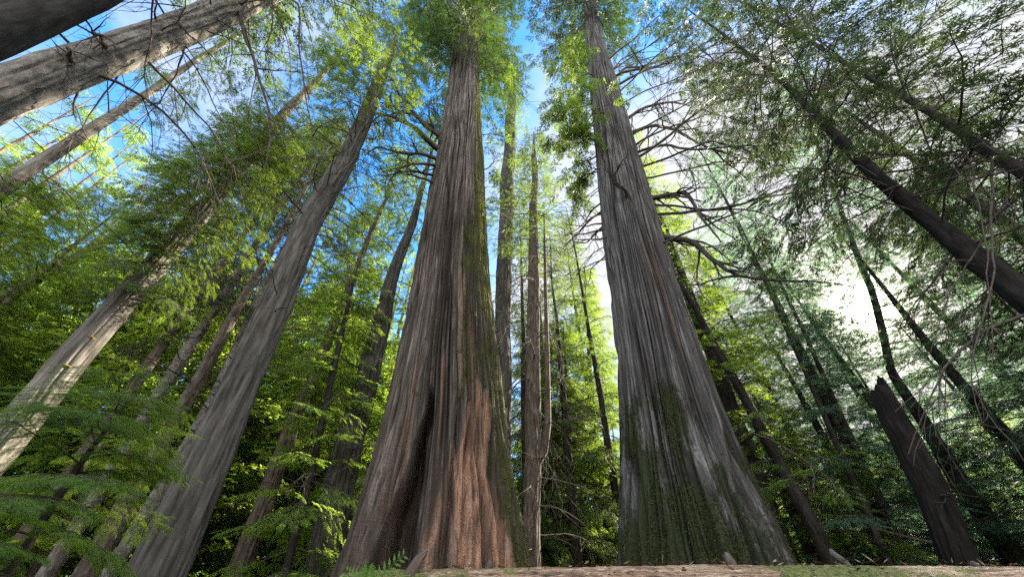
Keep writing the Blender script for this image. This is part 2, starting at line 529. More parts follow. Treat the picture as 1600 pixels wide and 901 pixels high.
def dead_branch(rng, L=1.6, r0=0.02, sag=0.25, twigs=7, crook=0.10, sub=3):
    """a bare twiggy branch, +x outward"""
    g = Geo()
    n = 11
    d = np.array([1.0, 0, 0.15 * rng.randn()]); p = np.zeros(3); pts = [p]
    for i in range(n - 1):
        d = d + np.array([0, rng.randn() * crook, rng.randn() * crook - sag / n * 1.6]); d /= np.linalg.norm(d)
        p = p + d * L / (n - 1); pts.append(p)
    pts = np.array(pts)
    g.tube(pts, np.linspace(r0, r0 * 0.22, n), 5)
    for k in range(twigs):
        i = rng.randint(2, n - 1); tg = unit(pts[i] - pts[i - 1])
        a = (1 if k % 2 else -1) * (0.6 + 0.5 * rng.rand())
        dd = rotz(a) @ tg; dd[2] -= 0.15 + 0.4 * rng.rand()
        ll = L * (0.55 - 0.35 * i / n) * (0.5 + rng.rand())
        q = [pts[i]]; e = dd / np.linalg.norm(dd)
        for j in range(5):
            e = e + rng.randn(3) * 0.14 + np.array([0, 0, -0.07]); e /= np.linalg.norm(e); q.append(q[-1] + e * ll / 5)
        q = np.array(q)
        g.tube(q, np.linspace(r0 * 0.38, r0 * 0.14, 6), 3)
        for m in range(sub):
            b = q[rng.randint(2, 6)]; e2 = unit(e + rng.randn(3) * 0.55)
            g.tube(np.array([b, b + e2 * ll * 0.2 + [0, 0, -.01], b + e2 * ll * 0.38 + rng.randn(3) * 0.03]), [r0 * 0.2, r0 * 0.15, r0 * 0.1], 3)
    return g.arrays()


BR = np.random.RandomState(5)
BT = {
    'near': [live_branch(BR, 3.0, 0, 0.10, 0.06, 0.9, 0.028) for _ in range(5)],
    'soft': [live_branch(BR, 3.0, 'f', 0.08, 0.04, 1.1, 0.018, 0.12, 0.2) for _ in range(5)],
    'mid': [live_branch(BR, 3.0, 1, 0.12, 0.08, 0.62) for _ in range(6)],
    'cedar': [live_branch(BR, 3.0, 1, 0.22, 0.02, 0.58, 0.03, 0.2, 0.75) for _ in range(6)],
    'airy': [live_branch(BR, 3.0, 1, 0.10, 0.06, 0.32, 0.024, 0.4, 0.3) for _ in range(6)],
    'far': [live_branch(BR, 3.0, 2, 0.12, 0.06, 0.8) for _ in range(6)],
    'farther': [live_branch(BR, 3.0, 3, 0.12, 0.06, 0.55) for _ in range(6)],
    'maple': [live_branch(BR, 3.0, 'm', 0.05, 0.25, 0.55, 0.02, 0.1, 0.1) for _ in range(5)],
}


def crown(rng, axis, h0, h1, n, lmax, style, shape='cone', az=None, lmin=0.5, tilt=0.0, thick=1.0):
    """boughs all round the axis between heights h0 and h1; axis(h) gives the trunk centre"""
    g = Geo()
    T = BT[style]
    for k in range(n):
        u = (k + rng.rand()) / n
        h = h0 + (h1 - h0) * u
        a = k * 2.39996 + rng.randn() * 0.5 if az is None else az[0] + (rng.rand() - 0.5) * az[1]
        if shape == 'cone':
            L = lmin + (lmax - lmin) * (1 - u) ** 0.75 * (0.6 + 0.6 * rng.rand())
        elif shape == 'spindle':
            L = lmin + (lmax - lmin) * math.sin(math.pi * (0.18 + 0.80 * u)) * (0.6 + 0.6 * rng.rand())
        else:
            L = lmax * (0.55 + 0.6 * rng.rand())
        s = L / 3.0
        b = T[rng.randint(len(T))]
        k_ = 0.62 + 0.38 * s if s < 1 else s ** 0.75     # short boughs keep nearly full-size sprays
        sc3 = np.diag([s, k_ if s > 1 else max(s, 0.5), k_ if s > 1 else max(s, 0.5)]) * 1.0
        R = rotz(a) @ roty(-(tilt + (u - 0.35) * 0.5) + rng.randn() * 0.12) @ rotx(rng.randn() * 0.18) @ sc3
        g.add(b, R, axis(h))
    return g


# ------------------------------------------------------------------ ground
def ground_z(x, y):
    r = np.hypot(x, y)
    z = 0.10 * vnoise(x * 0.35, y * 0.35, None, 3) + 0.35 * vnoise(x * 0.07 + 9, y * 0.07, None, 4)
    z = z * sstep(2, 10, r)
    return z + 9.0 * sstep(35, 130, r) * (0.6 + 0.4 * vnoise(x * 0.015 + 3, y * 0.015 + 5, None, 6))


def gz(x, y):
    return float(ground_z(np.array([float(x)]), np.array([float(y)]))[0])


def build_ground():
    n = 170
    t = np.linspace(-1, 1, n); c = np.sign(t) * (np.abs(t) ** 2.0) * 110
    X, Y = np.meshgrid(c, c, indexing='ij')
    Z = ground_z(X, Y)
    i = np.arange(n - 1)[:, None] * n + np.arange(n - 1)[None]
    f = np.stack([i, i + n, i + n + 1, i + 1], -1).reshape(-1, 4)
    m, nt, N, p, out = mat_base('forest_soil')
    a = noise(nt, 2.5, 8, 0.7); b = noise(nt, 40, 4, 0.7)
    col = ramp(nt, a, [(0.35, (0.035, 0.024, 0.015)), (0.5, (0.085, 0.055, 0.032)), (0.62, (0.045, 0.06, 0.016))])
    col = mixc(nt, 0.5, col, ramp(nt, b, [(0.35, (0.02, 0.015, 0.01)), (0.65, (0.14, 0.10, 0.06))]))
    nt.links.new(col, p.inputs['Base Color']); p.inputs['Roughness'].default_value = 0.95
    bump(nt, p, b, 0.8, 0.03)
    o = link('ground', new_mesh('ground', np.stack([X, Y, Z], -1).reshape(-1, 3), f, [m], None, True))
    tag(o, kind='structure')


build_ground()

# ------------------------------------------------------------------ the two giant cedars
def giant_profile(rows, D, az):
    """rows (y, left x, right x) of the photograph -> centre points and radii up the trunk"""
    C, R = [], []
    nrm = np.array([math.sin(az), math.cos(az), 0])
    for y, l, r in rows:
        a = on_plane(l, y, az, D); b = on_plane(r, y, az, D)
        c = (a + b) / 2; rad = np.linalg.norm((a - b)[:2]) / 2
        C.append(c); R.append(rad * 0.985)
    return np.array(C), np.array(R)


def giant_trunk(name, rows, D, az, H, mat, parent, seed, special, nseg=860, nring=620):
    C, R = giant_profile(rows, D, az)
    o = np.argsort(C[:, 2]); C, R = C[o], R[o]
    z0 = -0.35
    # on to the ground and up to the top
    sl = (C[1] - C[0]) / (C[1, 2] - C[0, 2])
    base = C[0] + sl * (z0 - C[0, 2]) * 0.4; base[2] = z0
    dR = (R[0] - R[1]) / (C[1, 2] - C[0, 2])
    C = np.vstack([base, C]); R = np.concatenate([[R[0] + dR * (C[1, 2] - z0) * 1.25], R])
    top = C[-1] + (C[-1] - C[-4]) / (C[-1, 2] - C[-4, 2]) * (H - C[-1, 2])
    C = np.vstack([C, top]); R = np.concatenate([R, [0.08]])
    s = np.linspace(0, 1, nring) ** 1.75
    z = z0 + (H - z0) * s
    cx = np.interp(z, C[:, 2], C[:, 0]); cyy = np.interp(z, C[:, 2], C[:, 1])
    rr = np.interp(z, C[:, 2], R)
    for _ in range(6):
        rr[1:-1] = 0.25 * rr[:-2] + 0.5 * rr[1:-1] + 0.25 * rr[2:]
        cx[1:-1] = 0.25 * cx[:-2] + 0.5 * cx[1:-1] + 0.25 * cx[2:]
    ph = np.linspace(-math.pi, math.pi, nseg, endpoint=False)     # 0 faces the camera, + to the right
    PH, Z = np.meshgrid(ph, z)
    U = (PH + math.pi) / (2 * math.pi)
    RR = np.repeat(rr[:, None], nseg, 1)
    disp, wood, moss, crack, furrow_x, back = special(PH, Z, U, RR)
    # fibrous strips
    warp = 0.11 * vnoise(U * 14, Z * 0.28, 14, seed + 1) + 0.035 * vnoise(U * 40, Z * 0.55, 40, seed + 2)
    def rid(nf, zf, sd, w):
        uu = U * nf + warp * nf / 9.0
        nz = vnoise(uu, Z * zf + 0.6 * vnoise(U * 9, Z * .2, 9, sd + 50), nf, sd)
        return sstep(0.0, w, np.abs(nz))
    f1 = rid(34, 0.16, seed + 3, 0.24)
    f2 = rid(92, 0.24, seed + 4, 0.34)
    f3 = rid(180, 0.42, seed + 5, 0.5)
    prof = 0.38 * f1 + 0.38 * f2 + 0.24 * f3
    strip = vnoise(U * 110 + warp * 12, Z * 0.20, 110, seed + 8)
    flake = vnoise(U * 150, Z * 3.0, 150, seed + 9)
    depth = (0.06 + 0.14 * np.clip(RR / 1.4, 0.25, 1)) * (1 - 0.55 * np.clip(wood + crack * 0.6, 0, 1))
    r = RR + disp + depth * (prof - 0.8) + 0.026 * strip + 0.014 * flake + 0.05 * RR * vnoise(U * 5, Z * 0.12, 5, seed + 10)
    furrow = np.clip((1 - prof) * 2.4 - 0.40, 0, 1) + furrow_x
    nx, ny = math.sin(az), math.cos(az)
    lat = r * np.sin(PH); dep = -r * np.cos(PH) + np.minimum(back, RR * 0.9)
    X = cx[:, None] + lat * ny + dep * nx
    Y = cyy[:, None] - lat * nx + dep * ny
    i = np.arange(nring - 1)[:, None]; j = np.arange(nseg)[None]
    f = np.stack([i * nseg + j, i * nseg + (j + 1) % nseg, (i + 1) * nseg + (j + 1) % nseg, (i + 1) * nseg + j], -1).reshape(-1, 4)
    org = np.array([base[0], base[1], gz(base[0], base[1])])
    V = np.stack([X, Y, np.broadcast_to(Z, X.shape)], -1).reshape(-1, 3) - org
    me = new_mesh(name, V, f, [mat], None, True, {'wood': wood, 'moss': moss, 'crack': crack, 'furrow': np.clip(furrow, 0, 1),
                                                        'tone': np.clip(0.5 + 0.55 * strip + 0.45 * vnoise(U * 190 + warp * 22, Z * 0.5, 190, seed + 12) + 0.25 * flake, 0, 1)})
    link('trunk', me, parent)
    parent.location = tuple(org)
    # tufts of moss standing off the bark
    rg = np.random.RandomState(seed + 77)
    pm = np.clip(moss - 0.30, 0, 1) * (RR / RR.max()) * np.gradient(z)[:, None] * (np.cos(PH) > -0.35)
    pm = pm * np.clip(0.5 + 2.2 * vnoise(U * 30, Z * 1.6, 30, seed + 78) + 1.2 * vnoise(U * 80, Z * 4, 80, seed + 79), 0, 1)
    ids = rg.choice(pm.size, 26000, True, (pm / pm.sum()).ravel())
    b = V[ids]
    nr_ = unit(np.stack([np.sin(PH) * ny - np.cos(PH) * nx, -np.sin(PH) * nx - np.cos(PH) * ny, 0 * PH], -1).reshape(-1, 3)[ids])
    d = unit(nr_ * 0.8 + np.array([0, 0, -0.7]) + rg.randn(len(ids), 3) * 0.5)
    sd = unit(np.cross(d, rg.randn(len(ids), 3)))
    b = b + rg.randn(len(ids), 3) * 0.008 - nr_ * 0.004
    qm = leaf_quads(b, d, sd, 0.018 + 0.035 * rg.rand(len(ids)), 0.012 + 0.016 * rg.rand(len(ids)))
    tag(link('moss', new_mesh('moss', qm.reshape(-1, 3), np.arange(len(ids) * 4).reshape(-1, 4), [M['moss']]), parent), kind='stuff')
    axis = lambda h: np.array([np.interp(h, z, cx), np.interp(h, z, cyy), h]) - org
    rad = lambda h: float(np.interp(h, z, rr))
    return axis, rad, org


def gauss(x, c, w):
    return np.exp(-((x - c) / w) ** 2)


AZ_A, D_A = math.atan2(ray(685, 880)[0], ray(685, 880)[1]), 8.0
AZ_B, D_B = math.atan2(ray(1100, 870)[0], ray(1100, 870)[1]), 8.8
ROWS_A = [(893, 528, 830), (850, 546, 822), (800, 562, 812), (750, 577, 801), (700, 589, 795), (650, 601, 789), (600, 612, 783), (550, 622, 778),
          (500, 631, 773), (450, 641, 767), (400, 651, 763), (350, 661, 760), (300, 670, 757), (250, 681, 755), (200, 690, 752),
          (150, 698, 750), (100, 705, 748), (50, 710, 746), (0, 714, 744)]
ROWS_B = [(888, 970, 1252), (850, 971, 1233), (800, 972, 1207), (750, 972, 1180), (700, 972, 1156), (650, 970, 1135), (600, 967, 1115), (550, 963, 1097),
          (500, 958, 1079), (450, 952, 1062), (400, 946, 1046), (350, 940, 1032), (300, 935, 1017), (250, 930, 1003), (200, 926, 989),
          (150, 921, 973), (100, 917, 957), (50, 913, 942), (0, 909, 930)]


def zrow(y, az, D, x=800):
    return on_plane(x, y, az, D)[2]


def special_A(PH, Z, U, RR):
    zy = lambda y: zrow(y, AZ_A, D_A, 690)
    zb = zy(890)
    low = 1 - sstep(zb + 0.2, zy(620), Z)
    # the deep dark cleft left of the middle
    t = np.clip((Z - zb) / (zy(640) - zb), 0, 1)
    wc = 0.115 * (1 - t) ** 1.5 + 0.034
    cl = -0.37 + 0.10 * sstep(0.25, 0.8, t) + 0.015 * np.sin(Z * 5)
    cleft = np.exp(-np.abs((PH - cl) / wc) ** 3.2) * (1 - sstep(0.80, 1.05, t))
    back = 1.25 * cleft * (0.40 + 0.60 * (1 - t) ** 0.7)
    disp = 0 * PH
    # long narrow groove between the two inner roots, and a third
    g2c = 0.03 + 0.20 * t
    disp += -0.34 * np.exp(-np.abs((PH - g2c) / 0.05) ** 1.4) * (1 - sstep(0.75, 1.05, t))
    disp += -0.22 * gauss(PH, 0.45 + 0.10 * t, 0.04) * (1 - sstep(0.5, 0.95, t))
    disp += -0.26 * gauss(PH, 0.80, 0.06) * (1 - sstep(0.4, 0.9, t))
    disp += -0.10 * gauss(PH, -0.72, 0.05) * (1 - sstep(0.5, 1.0, t)) - 0.07 * gauss(PH, -1.0, 0.05) * (1 - sstep(0.4, 0.9, t))
    # root swellings towards the camera
    disp += (0.34 * gauss(PH, 0.30 + 0.14 * t, 0.24) + 0.16 * gauss(PH, -0.08, 0.12) + 0.20 * gauss(PH, -0.66, 0.24)) * low ** 2
    disp += 0.10 * RR * vnoise(U * 9, Z * 0.3, 9, 71) * low
    disp += 0.035 * vnoise(U * 24, Z * 0.5, 24, 72) * low
    for c, d in ((0.24, .03), (0.30, .025), (0.18, .02), (-0.58, .03), (-0.5, .025), (-0.05, 0.025)):
        disp += -d * gauss(PH, c + 0.05 * np.sin(Z * 1.3 + c * 30), 0.016) * low
    # long fold above the cleft, and ropy ribs up the front
    disp += -0.10 * gauss(PH, -0.12 + 0.01 * np.sin(Z), 0.05) * sstep(zy(640), zy(560), Z) * (1 - sstep(zy(400), zy(330), Z))
    disp += -0.09 * gauss(PH, 0.33, 0.05) * sstep(zy(660), zy(600), Z) * (1 - sstep(zy(380), zy(300), Z))
    n1 = vnoise(U * 60, Z * 0.5, 60, 81); n2 = vnoise(U * 130, Z * 1.2, 130, 82)
    wtop = zy(628) - 1.6 * np.abs(PH - 0.56) + 0.45 * n1 + 0.2 * n2
    wcen = 0.36 + 0.20 * t; whw = 0.46 * (1 - t) + 0.15
    wood = (1 - sstep(0.75, 1.0, np.abs(PH - wcen - 0.06 * n1) / whw)) * (1 - sstep(wtop - 0.12, wtop, Z))
    wood = np.clip(wood * (0.72 + 0.55 * n1 + 0.40 * n2), 0, 1)
    disp += -0.06 * sstep(0.2, 0.7, wood)
    for o_, d_, w_ in ((-0.24, .16, .030), (-0.10, .10, .022), (0.06, .20, .034), (0.20, .13, .026), (0.33, .18, .03)):
        disp += -d_ * np.exp(-np.abs((PH - (0.40 + o_ * (1 - 0.62 * t) + 0.16 * t + 0.02 * np.sin(Z * 2.2 + o_ * 9))) / w_) ** 1.5) * (1 - sstep(0.55, 1.0, t))
    for o_, d_, w_ in ((-0.95, .14, .03), (-0.78, .10, .025), (-0.62, .12, .03), (-1.12, .12, .03)):
        disp += -d_ * np.exp(-np.abs((PH - o_ - 0.12 * t) / w_) ** 1.5) * (1 - sstep(0.4, 1.0, t))
    disp += 0.05 * np.abs(vnoise(U * 48 + 0.5 * Z, Z * 0.5, 48, 85)) * wood
    left = sstep(-1.3, -1.0, PH) * (1 - sstep(-0.40, -0.30, PH)) * (1 - sstep(zy(760), zy(690), Z + 0.5 * n1))
    mid = gauss(PH, -0.10, 0.11) * (1 - sstep(zy(800), zy(740), Z + 0.4 * n1))
    wood = np.maximum(wood, 0.09 * np.maximum(left, mid) * (0.8 + 0.9 * n1))
    streak = np.clip((vnoise(U * 64, Z * 0.42, 64, 83) - 0.42) * 5, 0, 1) * (1 - sstep(zy(520), zy(380), Z)) * gauss(PH, 0.0, 0.75)
    wood = np.clip(np.maximum(wood, 0.28 * streak), 0, 1)
    crack = np.clip(np.maximum(np.maximum(left, mid), wood), 0, 1)
    # moss: right-hand flank all the way up, and the dark front above the bare wood
    moss = 0.62 * sstep(0.45, 0.95, PH) * (1 - 0.25 * sstep(12, 24, Z)) + 0.12
    moss += 0.52 * gauss(PH, 0.34, 0.34) * sstep(zy(690), zy(640), Z) * (1 - sstep(zy(420), zy(300), Z))
    moss += 0.30 * gauss(PH, 0.85, 0.35) * sstep(zy(480), zy(400), Z) * (1 - sstep(zy(170), zy(130), Z))
    moss += 0.26 * gauss(PH, -0.35, 0.22) * sstep(zy(760), zy(700), Z) * (1 - sstep(zy(560), zy(480), Z))
    moss *= (1 - 0.9 * wood)
    moss = moss * (PH < 2.4) * (PH > -1.5) + 0.2 * ((PH >= 2.4) | (PH <= -1.5))
    fx = 0.45 * gauss(PH, 0.18, 0.55) * sstep(zy(700), zy(600), Z) * (1 - sstep(zy(420), zy(300), Z)) * np.clip(n1 + 0.6, 0, 1)
    return disp, wood, np.clip(moss, 0, 1), crack, fx, back


def special_B(PH, Z, U, RR):
    zy = lambda y: zrow(y, AZ_B, D_B, 1080)
    zb = zy(890)
    low = 1 - sstep(zb, zy(680), Z)
    disp = 0.07 * RR * vnoise(U * 8, Z * 0.25, 8, 171) * low
    for c, d, w in ((-0.85, .14, .05), (-0.45, .08, .04), (0.05, .07, .05), (0.45, .09, .05), (0.85, .10, .05), (-1.1, .1, .05)):
        disp += -d * gauss(PH, c + 0.03 * np.sin(Z), w) * low
    disp += 0.05 * vnoise(U * 22, Z * 0.4, 22, 172) * low
    n1 = vnoise(U * 40, Z * 0.7, 40, 181); n2 = vnoise(U * 14, Z * 1.0, 14, 182)
    wood = np.clip((vnoise(U * 70, Z * 0.35, 70, 183) - 0.5) * 4, 0, 1) * 0.35 * gauss(PH, 0.8, 0.5) * sstep(zy(620), zy(520), Z) * (1 - sstep(zy(420), zy(330), Z))
    crack = 0 * PH
    top = 1 - sstep(zy(670), zy(570), Z + 0.5 * n2 + 1.0 * np.clip(PH - 0.1, 0, 2))
    moss = (0.46 * gauss(PH, -0.05, 0.55) + 0.38 * gauss(PH, -0.85, 0.4) + 0.42) * top * (0.85 + 0.45 * n2 + 0.3 * n1)
    moss += 0.75 * sstep(1.05, 1.4, PH) * (1 - sstep(zy(760), zy(620), Z))
    moss = moss * 1.25 + 0.3 * low ** 2 * gauss(PH, 0.5, 0.5)
    return disp, wood, np.clip(moss, 0, 1), crack, 0 * PH, 0 * PH


gA = root('giant_cedar', 'huge old cedar with flared orange bare-wood roots, deep dark cleft and mossy right flank', 'tree', (0, 0, 0), 'giant old cedars')
axA, rdA, orgA = giant_trunk('giant_trunk', ROWS_A, D_A, AZ_A, 50.0, M['heroA'], gA, 100, special_A)
gB = root('giant_cedar', 'huge grey straight-grained cedar with dark moss patch low down and many crooked dead branches', 'tree', (0, 0, 0), 'giant old cedars')
axB, rdB, orgB = giant_trunk('giant_trunk', ROWS_B, D_B, AZ_B, 46.0, M['heroB'], gB, 200, special_B)


def crooked(rng, start, d, L, r0, depth=2, wander=0.28, lift=0.0, g=None, n=14, kids=4, leaf=0.0):
    """gnarled dead cedar limb"""
    g = g or Geo()
    d = np.array(d, float); d /= np.linalg.norm(d)
    p = np.array(start, float); pts = [p]; dirs = [d]
    for i in range(n - 1):
        d = d + rng.randn(3) * wander * (0.5 + i / n) + np.array([0, 0, lift * (i / n)]); d /= np.linalg.norm(d)
        p = p + d * L / (n - 1); pts.append(p); dirs.append(d)
    pts = np.array(pts)
    g.tube(pts, r0 * (1 - 0.80 * np.linspace(0, 1, n) ** 0.8), 7 if r0 > 0.03 else 4)
    if depth > 0:
        for k in range(kids):
            i = rng.randint(n // 4, n - 1)
            dd = dirs[i] + rng.randn(3) * 0.75
            crooked(rng, pts[i], dd, L * (0.30 + 0.35 * rng.rand()), r0 * (1 - 0.8 * i / n) * 0.62, depth - 1, wander * 1.4, lift * 0.6, g, 9, max(2, kids - 1), leaf)
    if leaf > 0 and depth <= 1:
        for k in range(int(leaf * 6)):
            i = rng.randint(2, n); a = math.atan2(dirs[min(i, n - 1)][1], dirs[min(i, n - 1)][0]) + rng.randn() * 0.8
            R = rotz(a) @ roty(0.3 + 0.5 * rng.rand()) @ rotx(rng.randn() * 0.3)
            S_ = SPRAYS[1]
            g.leaves((S_[rng.randint(5)] * (0.7 + 0.6 * rng.rand())) @ R.T.astype(np.float32) + pts[min(i, n - 1)].astype(np.float32))
    return g


def lateral(az):
    return np.array([math.cos(az), -math.sin(az), 0]), np.array([-math.sin(az), -math.cos(az), 0])   # to the right, towards the camera


def giant_limb(par, ax, rd, az, y, D, side, up, L, r0, rng, fwd=0.2, lift=0.0, kids=5, depth=2, wander=0.16, leaf=0.0, x=800, leafmat='cedar', name='dead_branch'):
    right, front = lateral(az)
    h = zrow(y, az, D, x)
    d = right * side + front * fwd + np.array([0, 0, up])
    hd = d.copy(); hd[2] = 0; hd = hd / np.linalg.norm(hd)
    start = ax(h) + hd * rd(h) * 0.88
    g = crooked(rng, start, d, L, r0, depth, wander, lift, None, 14, kids, leaf)
    o = link(name, g.mesh(name, M[leafmat], M['deadwood']), par)
    return o


R1 = np.random.RandomState(21)
# left side of the mossy cedar: a knot of crooked dead limbs
for y, s, up, L, r in ((222, -1, 0.15, 3.0, .10), (235, -1, -0.1, 4.5, .07), (245, -1, 0.0, 3.8, .10), (262, -1, -0.2, 3.4, .06), (275, -1, -0.35, 3.2, .05),
                       (240, -0.6, 0.5, 2.2, .07), (290, -0.8, -0.5, 2.6, .045), (305, -1, -0.2, 2.0, .04)):
    giant_limb(gA, axA, rdA, AZ_A, y, D_A, s, up, L * 0.85, r * 1.35, R1, 0.25 + 0.3 * R1.rand(), 0.05, 5, 2, 0.24, 0, 700)
for y, s, L in ((270, 1, 1.2), (330, 1, 0.9), (215, 1, 1.5), (180, -1, 1.6), (130, 1, 2.0)):
    giant_limb(gA, axA, rdA, AZ_A, y, D_A, s, 0.1, L, 0.03, R1, 0.2, 0, 3, 1, 0.25, 0.4, 740)
# the grey cedar's dead limbs: right side first, then the tangle down its left side
for y, s, up, L, r, lf in ((325, 1, -0.5, 5.5, .06, 0), (250, 1, 0.12, 6.5, .08, .4), (232, 1, 0.2, 4.8, .06, .2), 
                           (120, 1, 0.4, 4.6, .10, 0), (105, 1, 0.3, 4.0, .11, 0), (140, 1, 0.1, 5.5, .06, .5), (80, 1, 0.2, 4.0, .07, .5),
                           (280, 1, -0.2, 5.5, .05, .3), (340, 1, -0.3, 6.0, .07, .2), (400, 1, -0.35, 5.0, .05, .2), (215, 1, -0.2, 5.5, .05, .4), (155, 1, -0.1, 6.0, .05, .6), (95, 1, 0, 5, .05, .6)):
    giant_limb(gB, axB, rdB, AZ_B, y, D_B, s, up, L * 0.9, r * 0.8, R1, 0.15 + 0.5 * (R1.rand() - 0.4), -0.05, 7, 2, 0.13, lf * 0.3 + 0.02, 1000, 'deep')
for k in range(34):
    y = 40 + 380 * (k + R1.rand()) / 34
    giant_limb(gB, axB, rdB, AZ_B, y, D_B, -1, -0.3 + 0.25 * R1.randn(), 1.1 + 1.5 * R1.rand(), 0.022 + 0.022 * R1.rand(), R1, 0.3 + 0.4 * R1.randn(), -0.12, 5, 2, 0.20, 0.22 if y < 270 else 0.0, 940)
giant_limb(gB, axB, rdB, AZ_B, 335, D_B, 0.15, 0.45, 1.7, .075, R1, 1.0, 0.0, 3, 1, 0.3, 0, 1010)      # broken stub on the face
giant_limb(gB, axB, rdB, AZ_B, 180, D_B, -0.2, 0.1, 0.8, .07, R1, 1.0, 0.0, 2, 1, 0.3, 0, 1010)
giant_limb(gB, axB, rdB, AZ_B, 245, D_B, -0.7, 0.0, 2.2, .03, R1, 0.8, -0.05, 4, 1, 0.10, 1.2, 940, name='branch')   # small leafy bough on the left
giant_limb(gB, axB, rdB, AZ_B, 240, D_B, -0.7, 0.0, 1.8, .03, R1, 0.9, -0.05, 4, 1, 0.10, 1.2, 940, name='branch')

R2 = np.random.RandomState(31)
cA = crown(R2, axA, 23, 50, 120, 4.6, 'cedar', 'spindle', lmin=1.0)
link('crown', cA.mesh('cedar_crown', M['deep'], M['twig']), gA)
cB = crown(R2, axB, 31, 46, 70, 4.6, 'cedar', 'spindle', lmin=1.0)
link('crown', cB.mesh('cedar_crown', M['deep'], M['twig']), gB)

# ------------------------------------------------------------------ the other trees
DEAD = {
    'fine': [dead_branch(BR, 2.0, 0.016, 0.35, 9, 0.09, 3) for _ in range(7)],
    'stub': [dead_branch(BR, 0.5, 0.016, 0.1, 2, 0.15, 1) for _ in range(4)],
    'curl': [dead_branch(BR, 2.4, 0.020, 0.9, 8, 0.13, 3) for _ in range(7)],
}
DEADM = {}


def dead_mesh(kind, i):
    if (kind, i) not in DEADM:
        q, v, f = DEAD[kind][i]
        DEADM[(kind, i)] = new_mesh('dead_branch', v, f, [M['twig']], None, True)
    return DEADM[(kind, i)]


